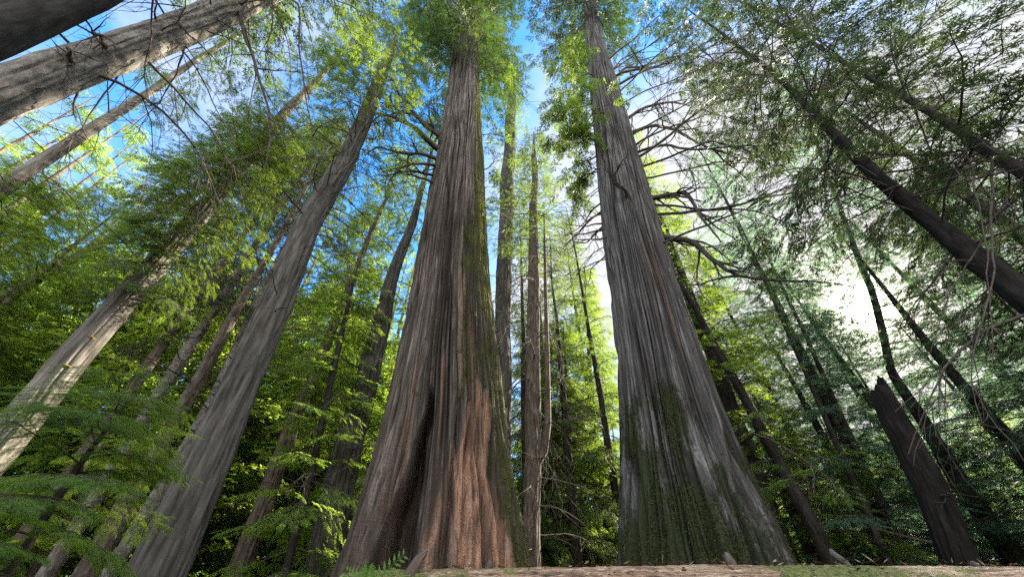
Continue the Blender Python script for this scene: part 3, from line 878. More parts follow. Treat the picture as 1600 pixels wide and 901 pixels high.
def forest_tree(name, label, pts, D, H, bark, cr=None, dead=None, seed=0, fol='hemlock', cat='tree', group=None, flare=0.35, az=None, rel=0.02, top_cut=False):
    """pts: (x, y, width across the trunk) in the photograph, bottom to top"""
    rng = np.random.RandomState(1000 + seed)
    d0 = ray(pts[0][0], pts[0][1])
    az = math.atan2(d0[0], d0[1]) if az is None else az
    P = [on_plane(p[0], p[1], az, D) for p in pts]
    R = []
    for i, p in enumerate(pts):
        a = pts[max(i - 1, 0)]; b = pts[min(i + 1, len(pts) - 1)]
        t = np.array([b[0] - a[0], b[1] - a[1]], float); t /= np.linalg.norm(t)
        n = np.array([-t[1], t[0]]) * p[2] / 2
        l = on_plane(p[0] - n[0], p[1] - n[1], az, D); r = on_plane(p[0] + n[0], p[1] + n[1], az, D)
        axd = P[min(i + 1, len(P) - 1)] - P[max(i - 1, 0)]; axd /= np.linalg.norm(axd)
        R.append(0.5 * np.linalg.norm(np.cross(axd, r - l)))
    P = np.array(P); R = np.array(R)
    o = np.argsort(P[:, 2]); P, R = P[o], R[o]
    sl = (P[-1] - P[0]) / max(P[-1, 2] - P[0, 2], .1)
    b = P[0] - sl * (P[0, 2]); g0 = gz(b[0], b[1]); b = P[0] - sl * (P[0, 2] - g0 + 0.25)
    R0 = R[0] * 1.06
    P = np.vstack([b, P]); R = np.concatenate([[R0], R])
    if not top_cut:
        ts = (P[-1] - P[-2]) / max(P[-1, 2] - P[-2, 2], .1)
        ts = 0.5 * ts + 0.5 * sl
        P = np.vstack([P, P[-1] + ts * max(H - P[-1, 2], 0.5)]); R = np.concatenate([R, [0.02]])
    ztop = P[-1, 2]
    nseg = 110 if R.max() > 0.2 else 24
    nr = int(min(420, 30 + (ztop - P[0, 2]) * (14 if R.max() > 0.2 else 6)))
    z = np.linspace(P[0, 2], ztop, nr)
    c = np.stack([np.interp(z, P[:, 2], P[:, j]) for j in range(3)], 1)
    rr = np.interp(z, P[:, 2], R)
    rr = rr * (1 + flare * np.exp(-(z - z[0]) / (1.4 * max(R0, .15) + .15)))
    for _ in range(10):
        c[1:-1] = (c[:-2] + 2 * c[1:-1] + c[2:]) / 4
        rr[1:-1] = (rr[:-2] + 2 * rr[1:-1] + rr[2:]) / 4
    wv = 0.25 * R0
    c[:, 0] += wv * vnoise(z * 0.35, z * 0 + seed, None, 7) * sstep(0, 3, z - z[0]); c[:, 1] += wv * vnoise(z * 0.35, z * 0 + seed + 5, None, 8)
    U, Z = np.meshgrid(np.arange(nseg) / nseg, z)
    wq = 0.12 * vnoise(U * 6, Z * 0.5, 6, seed + 12)
    ridge = 1.5 * np.minimum(np.abs(vnoise((U + wq / 6) * (nseg // 4), Z * 0.7, nseg // 4, seed + 9)) * 2.2, 1) + 0.6 * vnoise(U * (nseg // 2), Z * 2.4, nseg // 2, seed + 10)
    r = rr[:, None] * (1 + 0.07 * vnoise(U * 4, Z * 0.3, 4, seed + 11)) + np.minimum(rel * 1.3, rr[:, None] * 0.10) * (ridge - 0.4)
    if top_cut:
        jag = vnoise(U * 7, Z * 0, 7, seed + 3) + 0.6 * vnoise(U * 14, Z * 0, 14, seed + 4)
        k = sstep(ztop - 0.9, ztop, Z); Z = Z + k * (0.22 * jag)
        r = r * (1 + 0.10 * k * jag)
    ang = U * 2 * math.pi
    org = np.array([b[0], b[1], g0])
    V = np.stack([c[:, 0:1] + r * np.cos(ang), c[:, 1:2] + r * np.sin(ang), Z], -1).reshape(-1, 3)
    i = np.arange(nr - 1)[:, None]; j = np.arange(nseg)[None]
    f = np.stack([i * nseg + j, i * nseg + (j + 1) % nseg, (i + 1) * nseg + (j + 1) % nseg, (i + 1) * nseg + j], -1).reshape(-1, 4)
    if top_cut:
        cap = np.array([[c[-1, 0], c[-1, 1], ztop - 0.35]]); ci = len(V); V = np.vstack([V, cap])
        k0 = (nr - 1) * nseg
        jj = np.arange(0, nseg, 2)
        f = np.vstack([f, np.stack([k0 + jj, k0 + (jj + 1) % nseg, k0 + (jj + 2) % nseg, np.full(len(jj), ci)], 1)])
    T = root(name, label, cat, org, group)
    link('trunk', new_mesh('trunk', V - org, f, [M[bark]], None, True), T)
    axis = lambda h: np.array([np.interp(h, z, c[:, 0]), np.interp(h, z, c[:, 1]), h]) - org
    rad = lambda h: float(np.interp(h, z, rr))
    if cr:
        G = Geo()
        for kw in (cr if isinstance(cr, list) else [cr]):
            kw = dict(kw)
            G.add(crown(rng, axis, kw.pop('h0'), min(kw.pop('h1', ztop), ztop), kw.pop('n'), kw.pop('l'), kw.pop('style', 'mid'), **kw))
        link('crown', G.mesh('crown', M[fol], M['twig']), T)
    for dd in (dead or []):
        kind, h0, h1, n, s0, s1 = dd[:6]
        azr = dd[6] if len(dd) > 6 else None
        for k in range(n):
            h = h0 + (h1 - h0) * (k + rng.rand()) / n
            a = k * 2.39996 + rng.randn() * 0.4 if azr is None else azr[0] + (rng.rand() - .5) * azr[1]
            ob = link('dead_branch', dead_mesh(kind, rng.randint(len(DEAD[kind]))), T)
            p = axis(h) + np.array([math.cos(a), math.sin(a), 0]) * rad(h) * 0.8
            ob.location = tuple(p)
            ob.rotation_euler = (rng.randn() * 0.3, -0.05 + rng.randn() * 0.2, a)
            s = s0 + (s1 - s0) * rng.rand()
            ob.scale = (s, s, s)
    return T, axis, rad, rng


# left of the picture
forest_tree('hemlock_tree', 'tall grey trunk leaning right beside the mossy giant cedar, bare crooked twigs up its side',
            [(245, 893, 82), (330, 700, 64), (412, 500, 50), (482, 350, 38), (543, 250, 29), (585, 150, 21), (603, 95, 15)], 7.6, 23, 'bark_grey',
            [dict(h0=12.5, n=42, l=2.2, style='airy', lmin=0.7)], [('curl', 5.5, 13, 42, 0.5, 1.0), ('fine', 9, 17, 30, 0.7, 1.1)], 1)
TP, axP, rdP, rgP = forest_tree('cedar_tree', 'pale sunlit trunk with small yellow shelf fungi at the left edge of the picture',
            [(38, 650, 56), (122, 545, 47), (205, 450, 40), (300, 345, 30)], 9.5, 26, 'bark_pale',
            [dict(h0=6.0, h1=13, n=40, l=1.5, style='mid', shape='spindle', az=(-0.64, 2.2)), dict(h0=6.2, h1=12.5, n=40, l=1.35, style='cedar', shape='spindle'), dict(h0=12, n=34, l=1.6, style='mid')], [('fine', 5.5, 12, 16, 0.6, 1.1)], 2)
T3, ax3, rd3, rg3 = forest_tree('fir_tree', 'thick grey-brown trunk crossing the upper left corner, second from the corner',
            [(0, 151, 84), (215, 70, 62), (340, 20, 50)], 5.6, 20, 'bark_scaly',
            [dict(h0=9.5, n=24, l=2.6, style='airy', shape='spindle')], [('curl', 6.0, 13, 26, 0.5, 1.0), ('stub', 3, 10, 16, 0.6, 1.3)], 3)
forest_tree('fir_tree', 'dark rough trunk cutting across the extreme upper left corner',
            [(0, 26, 104), (110, -18, 92)], 4.4, 20, 'bark_dark', [dict(h0=12, n=30, l=2.8, style='airy')], [('curl', 6.5, 11, 10, 0.5, 0.9), ('stub', 3, 8, 8, .5, 1.)], 4)
forest_tree('hemlock_tree', 'thin sunlit yellowish trunk below the two thick upper left trunks',
            [(22, 282, 25), (130, 210, 20), (240, 140, 14)], 13, 27, 'bark_pale', [dict(h0=14, n=26, l=1.5, style='mid')], [('fine', 6, 14, 20, 0.7, 1.2)], 5)
forest_tree('hemlock_tree', 'slender pale trunk slanting out of dark boughs toward the blue sky gap at upper left',
            [(150, 385, 14), (245, 330, 12), (345, 280, 8)], 17, 24, 'bark_pale', [dict(h0=14, n=50, l=2.2, style='mid')], [('fine', 5, 14, 16, 0.7, 1.2)], 6, 'cedar')
forest_tree('hemlock_tree', 'mottled thin trunk with lichen, first one left of the tall leaning grey trunk group',
            [(200, 695, 20), (275, 575, 19), (350, 460, 16)], 14, 22, 'bark_scaly', [dict(h0=14, n=45, l=2.2, style='airy')], [('fine', 4, 14, 34, 0.6, 1.1)], 7)
forest_tree('hemlock_tree', 'dark slim trunk passing through bright yellow foliage, stained with lichen at its foot',
            [(160, 850, 34), (280, 640, 24), (380, 465, 14)], 12, 20, 'bark_brown', [dict(h0=12, n=40, l=2.0, style='airy')], [('fine', 4, 12, 34, 0.6, 1.2)], 8)
forest_tree('hemlock_tree', 'narrow brown trunk running close alongside the left edge of the tall leaning grey trunk',
            [(172, 893, 24), (290, 700, 20), (345, 600, 18), (400, 480, 14)], 13.5, 22, 'bark_scaly', [dict(h0=15, n=34, l=2.0, style='airy')], [('fine', 5, 14, 34, 0.6, 1.2)], 9)
forest_tree('hemlock_tree', 'brown trunk rising from ferny boughs right of the tall leaning grey trunk foot',
            [(370, 890, 32), (415, 775, 26), (470, 640, 19)], 13, 22, 'bark_brown', [dict(h0=6.5, n=60, l=2.4, style='mid')], [('fine', 3, 8, 14, 0.6, 1.0)], 10, 'fresh')
forest_tree('hemlock_tree', 'straight greyish trunk immediately left of the mossy giant cedar flared base',
            [(505, 895, 50), (547, 675, 41), (582, 550, 31), (606, 460, 20), (645, 340, 11)], 11.5, 24, 'bark_grey',
            [dict(h0=14.5, n=46, l=2.2, style='airy')], [('fine', 3, 15, 40, 0.6, 1.2), ('stub', 2, 9, 16, .6, 1.2)], 11)
forest_tree('young_hemlock', 'very thin dark sapling stem with bright layered boughs between grey trunk and giant cedar',
            [(445, 895, 12), (485, 740, 11), (515, 600, 9), (545, 470, 7)], 11, 10.5, 'bark_dark', [dict(h0=1.5, n=56, l=1.9, style='mid')], None, 12, 'fresh')
forest_tree('young_hemlock', 'leaning thin sapling with dark soft boughs at the lower left corner',
            [(15, 897, 16), (121, 730, 11), (174, 662, 6)], 5.0, 2.9, 'bark_dark', [dict(h0=0.7, h1=2.6, n=30, l=1.05, style='soft', lmin=0.45)], None, 13, 'fresh')

# behind and between the giants
forest_tree('hemlock_tree', 'straight slim trunk rising directly behind the right flank of the mossy giant cedar',
            [(784, 650, 25), (790, 400, 23), (793, 300, 21), (797, 200, 16), (801, 110, 10)], 14, 33, 'bark_grey',
            [dict(h0=18, n=44, l=2.0, style='airy')], [('fine', 5, 28, 64, 0.6, 1.1)], 14)
TF, axF, rdF, rgF = forest_tree('hemlock_tree', 'thin forked trunk with drooping bare twigs in the gap between the giant cedars',
            [(833, 875, 26), (832, 650, 23), (833, 450, 16), (835, 250, 8)], 12, 25, 'bark_brown',
            [dict(h0=14, n=60, l=1.7, style='airy')], [('curl', 2, 18, 60, 0.7, 1.3)], 15)
forest_tree('hemlock_tree', 'distant narrow trunk seen just left of the grey giant cedar foot',
            [(935, 870, 11), (928, 700, 9), (920, 560, 6)], 22, 22, 'bark_brown', [dict(h0=4, n=80, l=2.6, style='far')], None, 16, 'fresh')
forest_tree('hemlock_tree', 'bushy green tree filling the lower gap between the giant cedars',
            [(895, 880, 12), (888, 700, 10)], 19, 15, 'bark_brown', [dict(h0=2, n=80, l=2.6, style='far')], None, 17, 'fresh')

# right of the picture
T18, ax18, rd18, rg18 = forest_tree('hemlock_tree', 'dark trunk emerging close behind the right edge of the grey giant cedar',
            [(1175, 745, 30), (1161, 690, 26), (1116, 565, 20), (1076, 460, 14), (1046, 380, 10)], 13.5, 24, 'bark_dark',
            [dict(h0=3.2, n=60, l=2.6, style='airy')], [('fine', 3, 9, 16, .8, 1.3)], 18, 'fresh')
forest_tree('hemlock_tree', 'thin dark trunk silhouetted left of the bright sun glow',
            [(1330, 720, 18), (1286, 615, 15), (1221, 490, 11)], 16, 22, 'bark_dark', [dict(h0=9, n=56, l=2.4, style='airy')], [('fine', 5, 10, 12, .7, 1.2)], 19, 'haze_tint')
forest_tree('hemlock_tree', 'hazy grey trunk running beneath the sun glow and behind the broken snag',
            [(1586, 865, 34), (1501, 750, 26), (1431, 640, 18), (1391, 580, 14), (1361, 450, 11)], 16, 24, 'bark_dark', [dict(h0=12, n=46, l=2.4, style='airy')], [('fine', 4, 12, 16, .7, 1.2)], 20, 'haze_tint')
forest_tree('snag', 'dark broken-topped dead snag at the lower right', [(1494, 880, 57), (1450, 770, 50), (1405, 680, 41), (1366, 607, 34)], 11, 4.6, 'bark_silhouette',
            None, [('stub', 1.5, 3.5, 4, 1.2, 2.0)], 21, 'haze_tint', flare=0.25, rel=0.035, top_cut=True)
forest_tree('hemlock_tree', 'very thin dark stem halfway between grey giant cedar and broken snag, nearer the cedar',
            [(1386, 875, 14), (1346, 775, 12), (1316, 710, 9)], 13, 13, 'bark_dark', [dict(h0=1.5, n=40, l=1.8, style='airy')], None, 22, 'haze_tint')
forest_tree('hemlock_tree', 'dark stem running just left of the broken snag foot', [(1411, 875, 16), (1386, 800, 14), (1351, 730, 11)], 15, 15, 'bark_dark',
            [dict(h0=1.8, n=44, l=2.0, style='airy')], None, 23, 'haze_tint')
forest_tree('hemlock_tree', 'slim dark trunk hugging the lower right slope of the grey giant cedar',
            [(1290, 860, 26), (1266, 810, 24), (1216, 720, 18)], 12, 18, 'bark_dark', [dict(h0=2.5, n=44, l=2.2, style='airy')], None, 24, 'fresh')
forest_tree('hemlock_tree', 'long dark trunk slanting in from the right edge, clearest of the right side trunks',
            [(1600, 462, 45), (1523, 405, 37), (1402, 300, 26), (1310, 213, 17), (1215, 122, 10), (1165, 85, 6)], 8.6, 21, 'bark_silhouette',
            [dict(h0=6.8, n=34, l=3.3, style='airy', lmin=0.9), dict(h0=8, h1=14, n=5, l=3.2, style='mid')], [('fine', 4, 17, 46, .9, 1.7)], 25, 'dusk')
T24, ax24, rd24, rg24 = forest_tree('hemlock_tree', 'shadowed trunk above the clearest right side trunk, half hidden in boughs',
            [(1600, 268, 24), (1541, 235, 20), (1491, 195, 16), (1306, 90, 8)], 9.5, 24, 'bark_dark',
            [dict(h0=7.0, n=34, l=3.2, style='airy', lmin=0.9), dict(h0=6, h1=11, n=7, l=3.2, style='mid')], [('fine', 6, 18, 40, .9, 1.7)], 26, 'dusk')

# ---- limbs that can be told apart in the photograph, grown from their own trunks
def drawn_limb(T, axis, h, pts, r0, seed, mat='twig', kids=9, leafy=0.0, fol='hemlock', name='dead_branch', ksize=0.25):
    """a sagging limb from height h of its trunk through the given (x, y, distance) points"""
    rng = np.random.RandomState(seed)
    org = np.array(T.location)
    P = [axis(h) + org]
    for px, py, D in pts:
        d = ray(px, py); P.append(CAMV + d * (D / math.hypot(d[0], d[1])))
    P = np.array(P)
    c = np.concatenate([[0], np.cumsum(np.linalg.norm(np.diff(P, axis=0), axis=1))])
    t = np.linspace(0, c[-1], 26)
    Q = np.stack([np.interp(t, c, P[:, j]) for j in range(3)], 1)
    for _ in range(3):
        Q[1:-1] = (Q[:-2] + 2 * Q[1:-1] + Q[2:]) / 4
    Q[2:] += np.cumsum(rng.randn(24, 3) * 0.012, axis=0)
    g = Geo(); g.tube(Q, r0 * (1 - 0.8 * np.linspace(0, 1, 26)), 6)
    tot = c[-1]
    for k in range(kids):
        i = rng.randint(5, 25); tg = unit(Q[min(i + 1, 25)] - Q[i - 1])
        crooked(rng, Q[i], tg + rng.randn(3) * 0.7 + [0, 0, -0.25], tot * ksize * (0.5 + rng.rand()), r0 * 0.35, 1, 0.16, -0.05, g, 8, 4, 0)
    if leafy:
        for k in range(int(leafy)):
            i = rng.randint(8, 26); tg = unit(Q[min(i + 1, 25)] - Q[i - 1])
            b = BT['airy'][rng.randint(6)]
            a = math.atan2(tg[1], tg[0]) + rng.randn() * 0.7
            sc_ = 0.22 + 0.2 * rng.rand()
            g.add(b, rotz(a) @ roty(0.3 + rng.randn() * 0.2) @ np.diag([sc_, sc_ * 1.3, sc_ * 1.3]), Q[i])
    q, v, f = g.arrays()
    g2 = Geo(); g2.leaves(q - org.astype(np.float32)) if len(q) else None; g2.tubes(v - org, f)
    link(name, g2.mesh(name, M[fol], M[mat]), T)


for k, (y, pts, r0, lf) in enumerate((
        (362, [(1076, 376, 9.2), (1108, 408, 9.1), (1150, 437, 9.0), (1205, 441, 9.2)], .12, 3), (311, [(1046, 303, 9.3), (1072, 297, 9.0), (1080, 312, 8.8), (1102, 345, 8.7), (1125, 378, 8.8)], .11, 0),
        (182, [(1008, 168, 9.6), (1040, 160, 9.6), (1076, 166, 9.4)], .10, 0), (202, [(1022, 194, 9.6), (1060, 200, 9.3), (1092, 216, 9.0), (1130, 235, 8.9)], .10, 2),
        (122, [(978, 103, 9.8), (1000, 106, 9.6), (1045, 92, 9.6), (1082, 82, 9.4), (1122, 70, 9.2)], .09, 2), (236, [(1030, 226, 9.4), (1090, 233, 9.0), (1150, 229, 8.8), (1210, 228, 8.8)], .07, 7),
        (262, [(1045, 246, 9.4), (1105, 222, 9.2), (1180, 240, 9.0)], .06, 6), (105, [(975, 92, 10), (1010, 78, 10), (1060, 40, 10)], .07, 5))):
    drawn_limb(gB, axB, zrow(y, AZ_B, D_B, 1000) - orgB[2], pts, r0, 40 + k, 'deadwood', 11, lf, 'deep', 'dead_branch', 0.30)
drawn_limb(T3, ax3, 10.2, [(372, 20, 5.4), (398, 95, 5.0), (424, 170, 4.7), (423, 225, 4.6), (408, 265, 4.6)], .040, 1)
drawn_limb(T3, ax3, 11.5, [(468, 0, 5.4), (470, 60, 5.0), (480, 140, 4.6), (494, 205, 4.4), (505, 262, 4.3)], .026, 2)
drawn_limb(T3, ax3, 11.0, [(425, -20, 5.6), (428, 55, 5.2), (420, 120, 4.9)], .024, 3, kids=5)
drawn_limb(T3, ax3, 12.0, [(598, 0, 5.6), (604, 40, 5.2), (625, 75, 5.0), (648, 125, 4.8)], .026, 4, kids=6)
drawn_limb(T3, ax3, 12.5, [(690, -10, 5.6), (722, 30, 5.3), (752, 70, 5.1), (766, 108, 5.0), (790, 120, 5.0)], .028, 5, kids=6, leafy=4)
drawn_limb(T3, ax3, 8.2, [(270, 40, 5.0), (300, 62, 4.8), (345, 110, 4.6)], .026, 6, kids=5)
drawn_limb(T3, ax3, 6.6, [(150, 60, 5.0), (180, 75, 4.7), (192, 98, 4.6)], .03, 7, kids=6)
drawn_limb(T3, ax3, 6.0, [(105, 80, 5.0), (108, 105, 4.8)], .03, 8, kids=6)
drawn_limb(T24, ax24, 7.5, [(1560, 420, 7.5), (1548, 500, 7.0), (1530, 560, 6.8), (1536, 620, 6.7), (1560, 655, 6.6)], .022, 11, kids=5)
drawn_limb(T24, ax24, 8.2, [(1545, 430, 7.5), (1552, 520, 7.2), (1556, 595, 7.0)], .018, 12, kids=5)
drawn_limb(T24, ax24, 6.8, [(1490, 440, 7.8), (1465, 520, 7.5), (1430, 590, 7.2)], .018, 13, kids=5)
drawn_limb(T18, ax18, 5.2, [(1180, 680, 11), (1225, 700, 10.6), (1270, 735, 10.4), (1305, 765, 10.2)], .045, 14, 'bark_brown', kids=5, leafy=2, fol='fresh')
for k, (px, py) in enumerate(((83, 573), (118, 527))):
    # bracket fungus on the pale trunk
    d = ray(px, py); p = on_plane(px, py, math.atan2(ray(38, 650)[0], ray(38, 650)[1]), 9.5)
    h = p[2]; c = axP(h) + np.array(TP.location); to = unit(CAMV * [1, 1, 0] - c * [1, 1, 0])
    p = c + to * rdP(h) * 0.95
    u_ = np.linspace(0, 1, 8)
    an = np.linspace(-1.5, 1.5, 11)
    rgt = np.array([to[1], -to[0], 0])
    V = []
    for j, zz in enumerate((-0.035, -0.012, 0.015)):
        rr_ = (0.02, 0.06, 0.02)[j] * (1 + 0.25 * math.sin(5.3 * k + j))
        V += [p + to * rr_ * math.cos(a_) + rgt * rr_ * 1.2 * math.sin(a_) + [0, 0, zz] for a_ in an]
    V += [p + [0, 0, -0.06], p + [0, 0, 0.05]]
    V = np.array(V) - np.array(TP.location); n_ = len(an)
    F = [(j * n_ + i, j * n_ + i + 1, (j + 1) * n_ + i + 1, (j + 1) * n_ + i) for j in range(2) for i in range(n_ - 1)]
    F += [(i + 1, i, 3 * n_, 3 * n_) for i in range(0)]
    link('shelf_fungus', new_mesh('shelf_fungus', V, F, [M['fungus']], None, True), TP)
# the fork of the thin trunk between the giants
Pf = [axF(zrow(735, math.atan2(ray(833, 875)[0], ray(833, 875)[1]), 12, 833)) + np.array(TF.location)]
Pf += [on_plane(a_, b_, math.atan2(ray(833, 875)[0], ray(833, 875)[1]), 12) for a_, b_ in ((850, 705), (856, 660), (855, 560), (852, 440), (850, 330))]
vf, ff2 = tube(np.array(Pf) - np.array(TF.location), [.13, .12, .11, .09, .07, .03], 12)
link('trunk_fork', new_mesh('trunk_fork', vf, ff2, [M['bark_brown']], None, True), TF)

# ------------------------------------------------------------------ tree masses of the mid distance: each a tree, placed round the clearing
SHARED = {}
R3 = np.random.RandomState(77)


def plain_tree(label, azd, D, H, h0, lmax, style, fol, bark, seed, r=0.22, n=None, group=None, name='hemlock_tree', shape='cone'):
    rng = np.random.RandomState(3000 + seed)
    a = D2R(azd); x, y = D * math.sin(a), D * math.cos(a); z0 = gz(x, y)
    T = root(name, label, 'tree', (x, y, z0), group)
    lx, ly = rng.randn(2) * 0.012 * H
    zz = np.linspace(-0.2, H, 40)
    cpts = np.stack([lx * (zz / H) ** 2 + 0.06 * vnoise(zz * .3, zz * 0 + seed, None, 5), ly * (zz / H) ** 2, zz], 1)
    rr = r * (1 - zz / H * 0.97) * (1 + 0.5 * np.exp(-(zz + .2) / 0.4)) + 0.008
    v, f = tube(cpts, rr, 12)
    link('trunk', new_mesh('trunk', v, f, [M[bark]], None, True), T)
    axis = lambda h: np.array([np.interp(h, zz, cpts[:, 0]), np.interp(h, zz, cpts[:, 1]), h])
    key = (style, shape, seed % 2)
    if key not in SHARED:
        SHARED[key] = crown(rng, lambda h: np.array([0, 0, h]), 0, 14, n or 78, 3.0, style, shape).mesh('crown', M['cedar'], M['twig'])
    c = link('crown', SHARED[key], T, tuple(axis(h0)))
    c.scale = (lmax / 3.0, lmax / 3.0, (H - h0) / 14.0)
    c.rotation_euler = (-ly / H, lx / H, rng.rand() * 6.28)
    c.material_slots[0].link = 'OBJECT'; c.material_slots[0].material = M[fol]
    return T


LEFT_MID = [
    ('dense green conifer behind the pale trunk with shelf fungi', -60, 17, 13, 6.0, 3.2, 'airy', 'hemlock'),
    ('bright yellow-green leafy tree glowing between the left trunks', -45, 17, 13, 2.0, 3.2, 'maple', 'maple'),
    ('yellow-green leafy tree behind the tall leaning grey trunk foot', -36, 19, 13, 1.5, 3.2, 'maple', 'maple'),
    ('broadleaf tree with glowing leaves seen behind the ferny sapling boughs', -25, 20, 14, 1.5, 3.2, 'maple', 'maple'),
    ('tall glowing broadleaf tree above the ferny sapling boughs', -32, 23, 19, 3, 3.6, 'maple', 'maple'),
    ('glowing leafy tree at the left margin behind the soft-boughed sapling', -54, 19, 13, 1.0, 3.4, 'maple', 'maple'),
    ('leafy tree glowing left of the giant cedar flared foot', -20, 24, 16, 1.5, 3.6, 'maple', 'maple'),
    ('green conifer standing behind the twiggy grey leaning trunk', -30, 16, 20, 8, 3.0, 'mid', 'cedar'),
    ('green conifer with drooping boughs left of the giant cedar mid trunk', -18, 19, 22, 4, 2.8, 'mid', 'cedar'),
    ('dark conifer at the left margin below the thick upper left trunks', -66, 14, 10, 5.5, 2.6, 'airy', 'hemlock'),
    ('dark drooping cedar crown right of the blue sky gap', -47, 15, 21, 9.5, 3.0, 'cedar', 'deep'),
]
for i, (lb, az, D, H, h0, lm, st, fo) in enumerate(LEFT_MID):
    plain_tree(lb, az, D, H, h0, lm, st, fo, 'bark_brown', i, name='maple_tree' if st == 'maple' else 'hemlock_tree', shape='spindle' if st == 'maple' else 'cone')
RIGHT_MID = [
    ('dusky conifer wall at the lower right margin beyond the snag', 52, 15, 12, 1.0, 3.2, 'airy', 'haze_tint'),
    ('dusky layered hemlock right of the broken snag', 45, 17, 13, 1.0, 3.2, 'airy', 'haze_tint'),
    ('layered hemlock with soft boughs directly behind the snag', 39, 16, 11, 0.8, 3.0, 'airy', 'haze_tint'),
    ('small layered hemlock left of the snag under the sun', 33, 17, 10, 0.8, 2.8, 'mid', 'fresh'),
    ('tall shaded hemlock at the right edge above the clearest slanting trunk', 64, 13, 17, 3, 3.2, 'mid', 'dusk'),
    ('tall conifer right of the grey giant cedar with its dead limbs', 27, 17, 22, 5, 2.2, 'airy', 'cedar'),
    ('hemlock seen through the gap between the giant cedars', 8, 26, 19, 2, 3.0, 'far', 'fresh'),
    ('light green hemlock low in the gap beside the grey giant cedar', 11, 21, 12, 1, 2.8, 'mid', 'fresh'),
    ('light green hemlock low in the gap beside the mossy giant cedar', 4, 20, 12, 1, 2.8, 'mid', 'fresh'),
    ('tall thin-crowned hemlock in the sky gap nearest the mossy giant cedar', 5, 20, 31, 7, 2.4, 'airy', 'cedar'),
    ('tall thin-crowned hemlock in the sky gap nearest the grey giant cedar', 12, 22, 30, 5, 2.6, 'airy', 'cedar'),
    ('tall narrow hemlock behind the right side of the forked thin trunk', 8, 17, 21, 3, 2.2, 'mid', 'cedar'),
    ('tall narrow hemlock close along the left edge of the grey giant cedar', 14, 18, 24, 5, 2.0, 'mid', 'cedar'),
    ('tall narrow hemlock between the straight slim trunk and forked trunk', 2, 18, 26, 6, 2.2, 'airy', 'cedar'),
    ('tall lacy conifer directly behind the crooked dead limbs of the grey cedar', 31, 15, 25, 6, 2.0, 'airy', 'cedar'),
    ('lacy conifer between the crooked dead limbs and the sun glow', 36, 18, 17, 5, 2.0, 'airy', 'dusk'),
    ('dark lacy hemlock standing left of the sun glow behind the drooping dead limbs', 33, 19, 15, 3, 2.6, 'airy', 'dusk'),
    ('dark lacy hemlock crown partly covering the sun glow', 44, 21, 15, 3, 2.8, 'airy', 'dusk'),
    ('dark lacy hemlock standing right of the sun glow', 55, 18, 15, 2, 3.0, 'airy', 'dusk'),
    ('dark bushy hemlock at the right margin under the clearest slanting trunk', 61, 15, 12, 2, 3.2, 'mid', 'haze_tint'),
    ('slender conifer behind the forked thin trunk', 2, 24, 19, 2.5, 2.6, 'far', 'cedar'),
]
for i, (lb, az, D, H, h0, lm, st, fo) in enumerate(RIGHT_MID):
    plain_tree(lb, az, D, H, h0, lm, st, fo, 'bark_dark', 20 + i)


for i in range(15):
    plain_tree('dusky young hemlock in the dense thicket behind the broken snag', 24 + 44 * (i + R3.rand() * 0.6) / 15, 17 + 12 * R3.rand(), 8 + 6 * R3.rand(), 0.4, 2.6 + R3.rand(), 'airy', 'haze_tint', 'bark_dark', 60 + i, 0.13,
               group='dusky young hemlocks behind the snag', name='young_hemlock')
for i in range(8):
    plain_tree('yellow-green leafy tree in the sunlit thicket behind the left hand trunks', -66 + 52 * (i + R3.rand() * 0.7) / 8, 21 + 9 * R3.rand(), 9 + 7 * R3.rand(), 0.6, 2.8 + R3.rand(), 'maple', 'maple', 'bark_brown', 80 + i, 0.11,
               group='sunlit leafy trees behind the left trunks', name='maple_tree', shape='spindle')
for i in range(6):
    plain_tree('light green young hemlock low in the thicket between the giant cedars', 0 + 17 * (i + R3.rand() * 0.6) / 6, 21 + 9 * R3.rand(), 9 + 6 * R3.rand(), 0.4, 2.6, 'mid', 'fresh', 'bark_brown', 100 + i, 0.12,
               group='young hemlocks between the giants', name='young_hemlock')


# ------------------------------------------------------------------ the far wood (one mass)
def far_wood():
    rng = np.random.RandomState(9)
    G = Geo()
    for k in range(250):
        a = D2R(-180 + 360 * (k + rng.rand()) / 250) if k % 3 == 0 else D2R(-70 + 140 * (k + rng.rand()) / 250)
        D = 26 + 40 * rng.rand() ** 1.3
        sun_gap = math.exp(-((a - SUN_AZ) / 0.22) ** 2)
        ctr_gap = math.exp(-((a - 0.17) / 0.12) ** 2)
        H = (17 + 13 * rng.rand()) * (1 - 0.35 * ctr_gap)
        if -0.15 < a < 1.6:
            H = min(H, D * (0.20 + 0.13 * rng.rand()))
        if abs(a) > 1.6:
            H *= 0.7
        x, y = D * math.sin(a), D * math.cos(a); z0 = gz(x, y)
        zz = np.array([-.3, H * 0.5, H]); G.tube(np.stack([x + 0 * zz, y + 0 * zz, z0 + zz], 1), [0.3, 0.17, 0.02], 6)
        ax = lambda h, x=x, y=y, z0=z0: np.array([x, y, z0 + h])
        G.add(crown(rng, ax, 1.0 + 3 * rng.rand(), H, 24, 4.0, 'farther', 'cone', lmin=0.8))
    o = link('far_wood', G.mesh('far_wood', M['fresh'], M['bark_brown']))
    tag(o, 'mass of distant conifers closing off the clearing behind the trunks', 'forest', None, 'stuff')


far_wood()


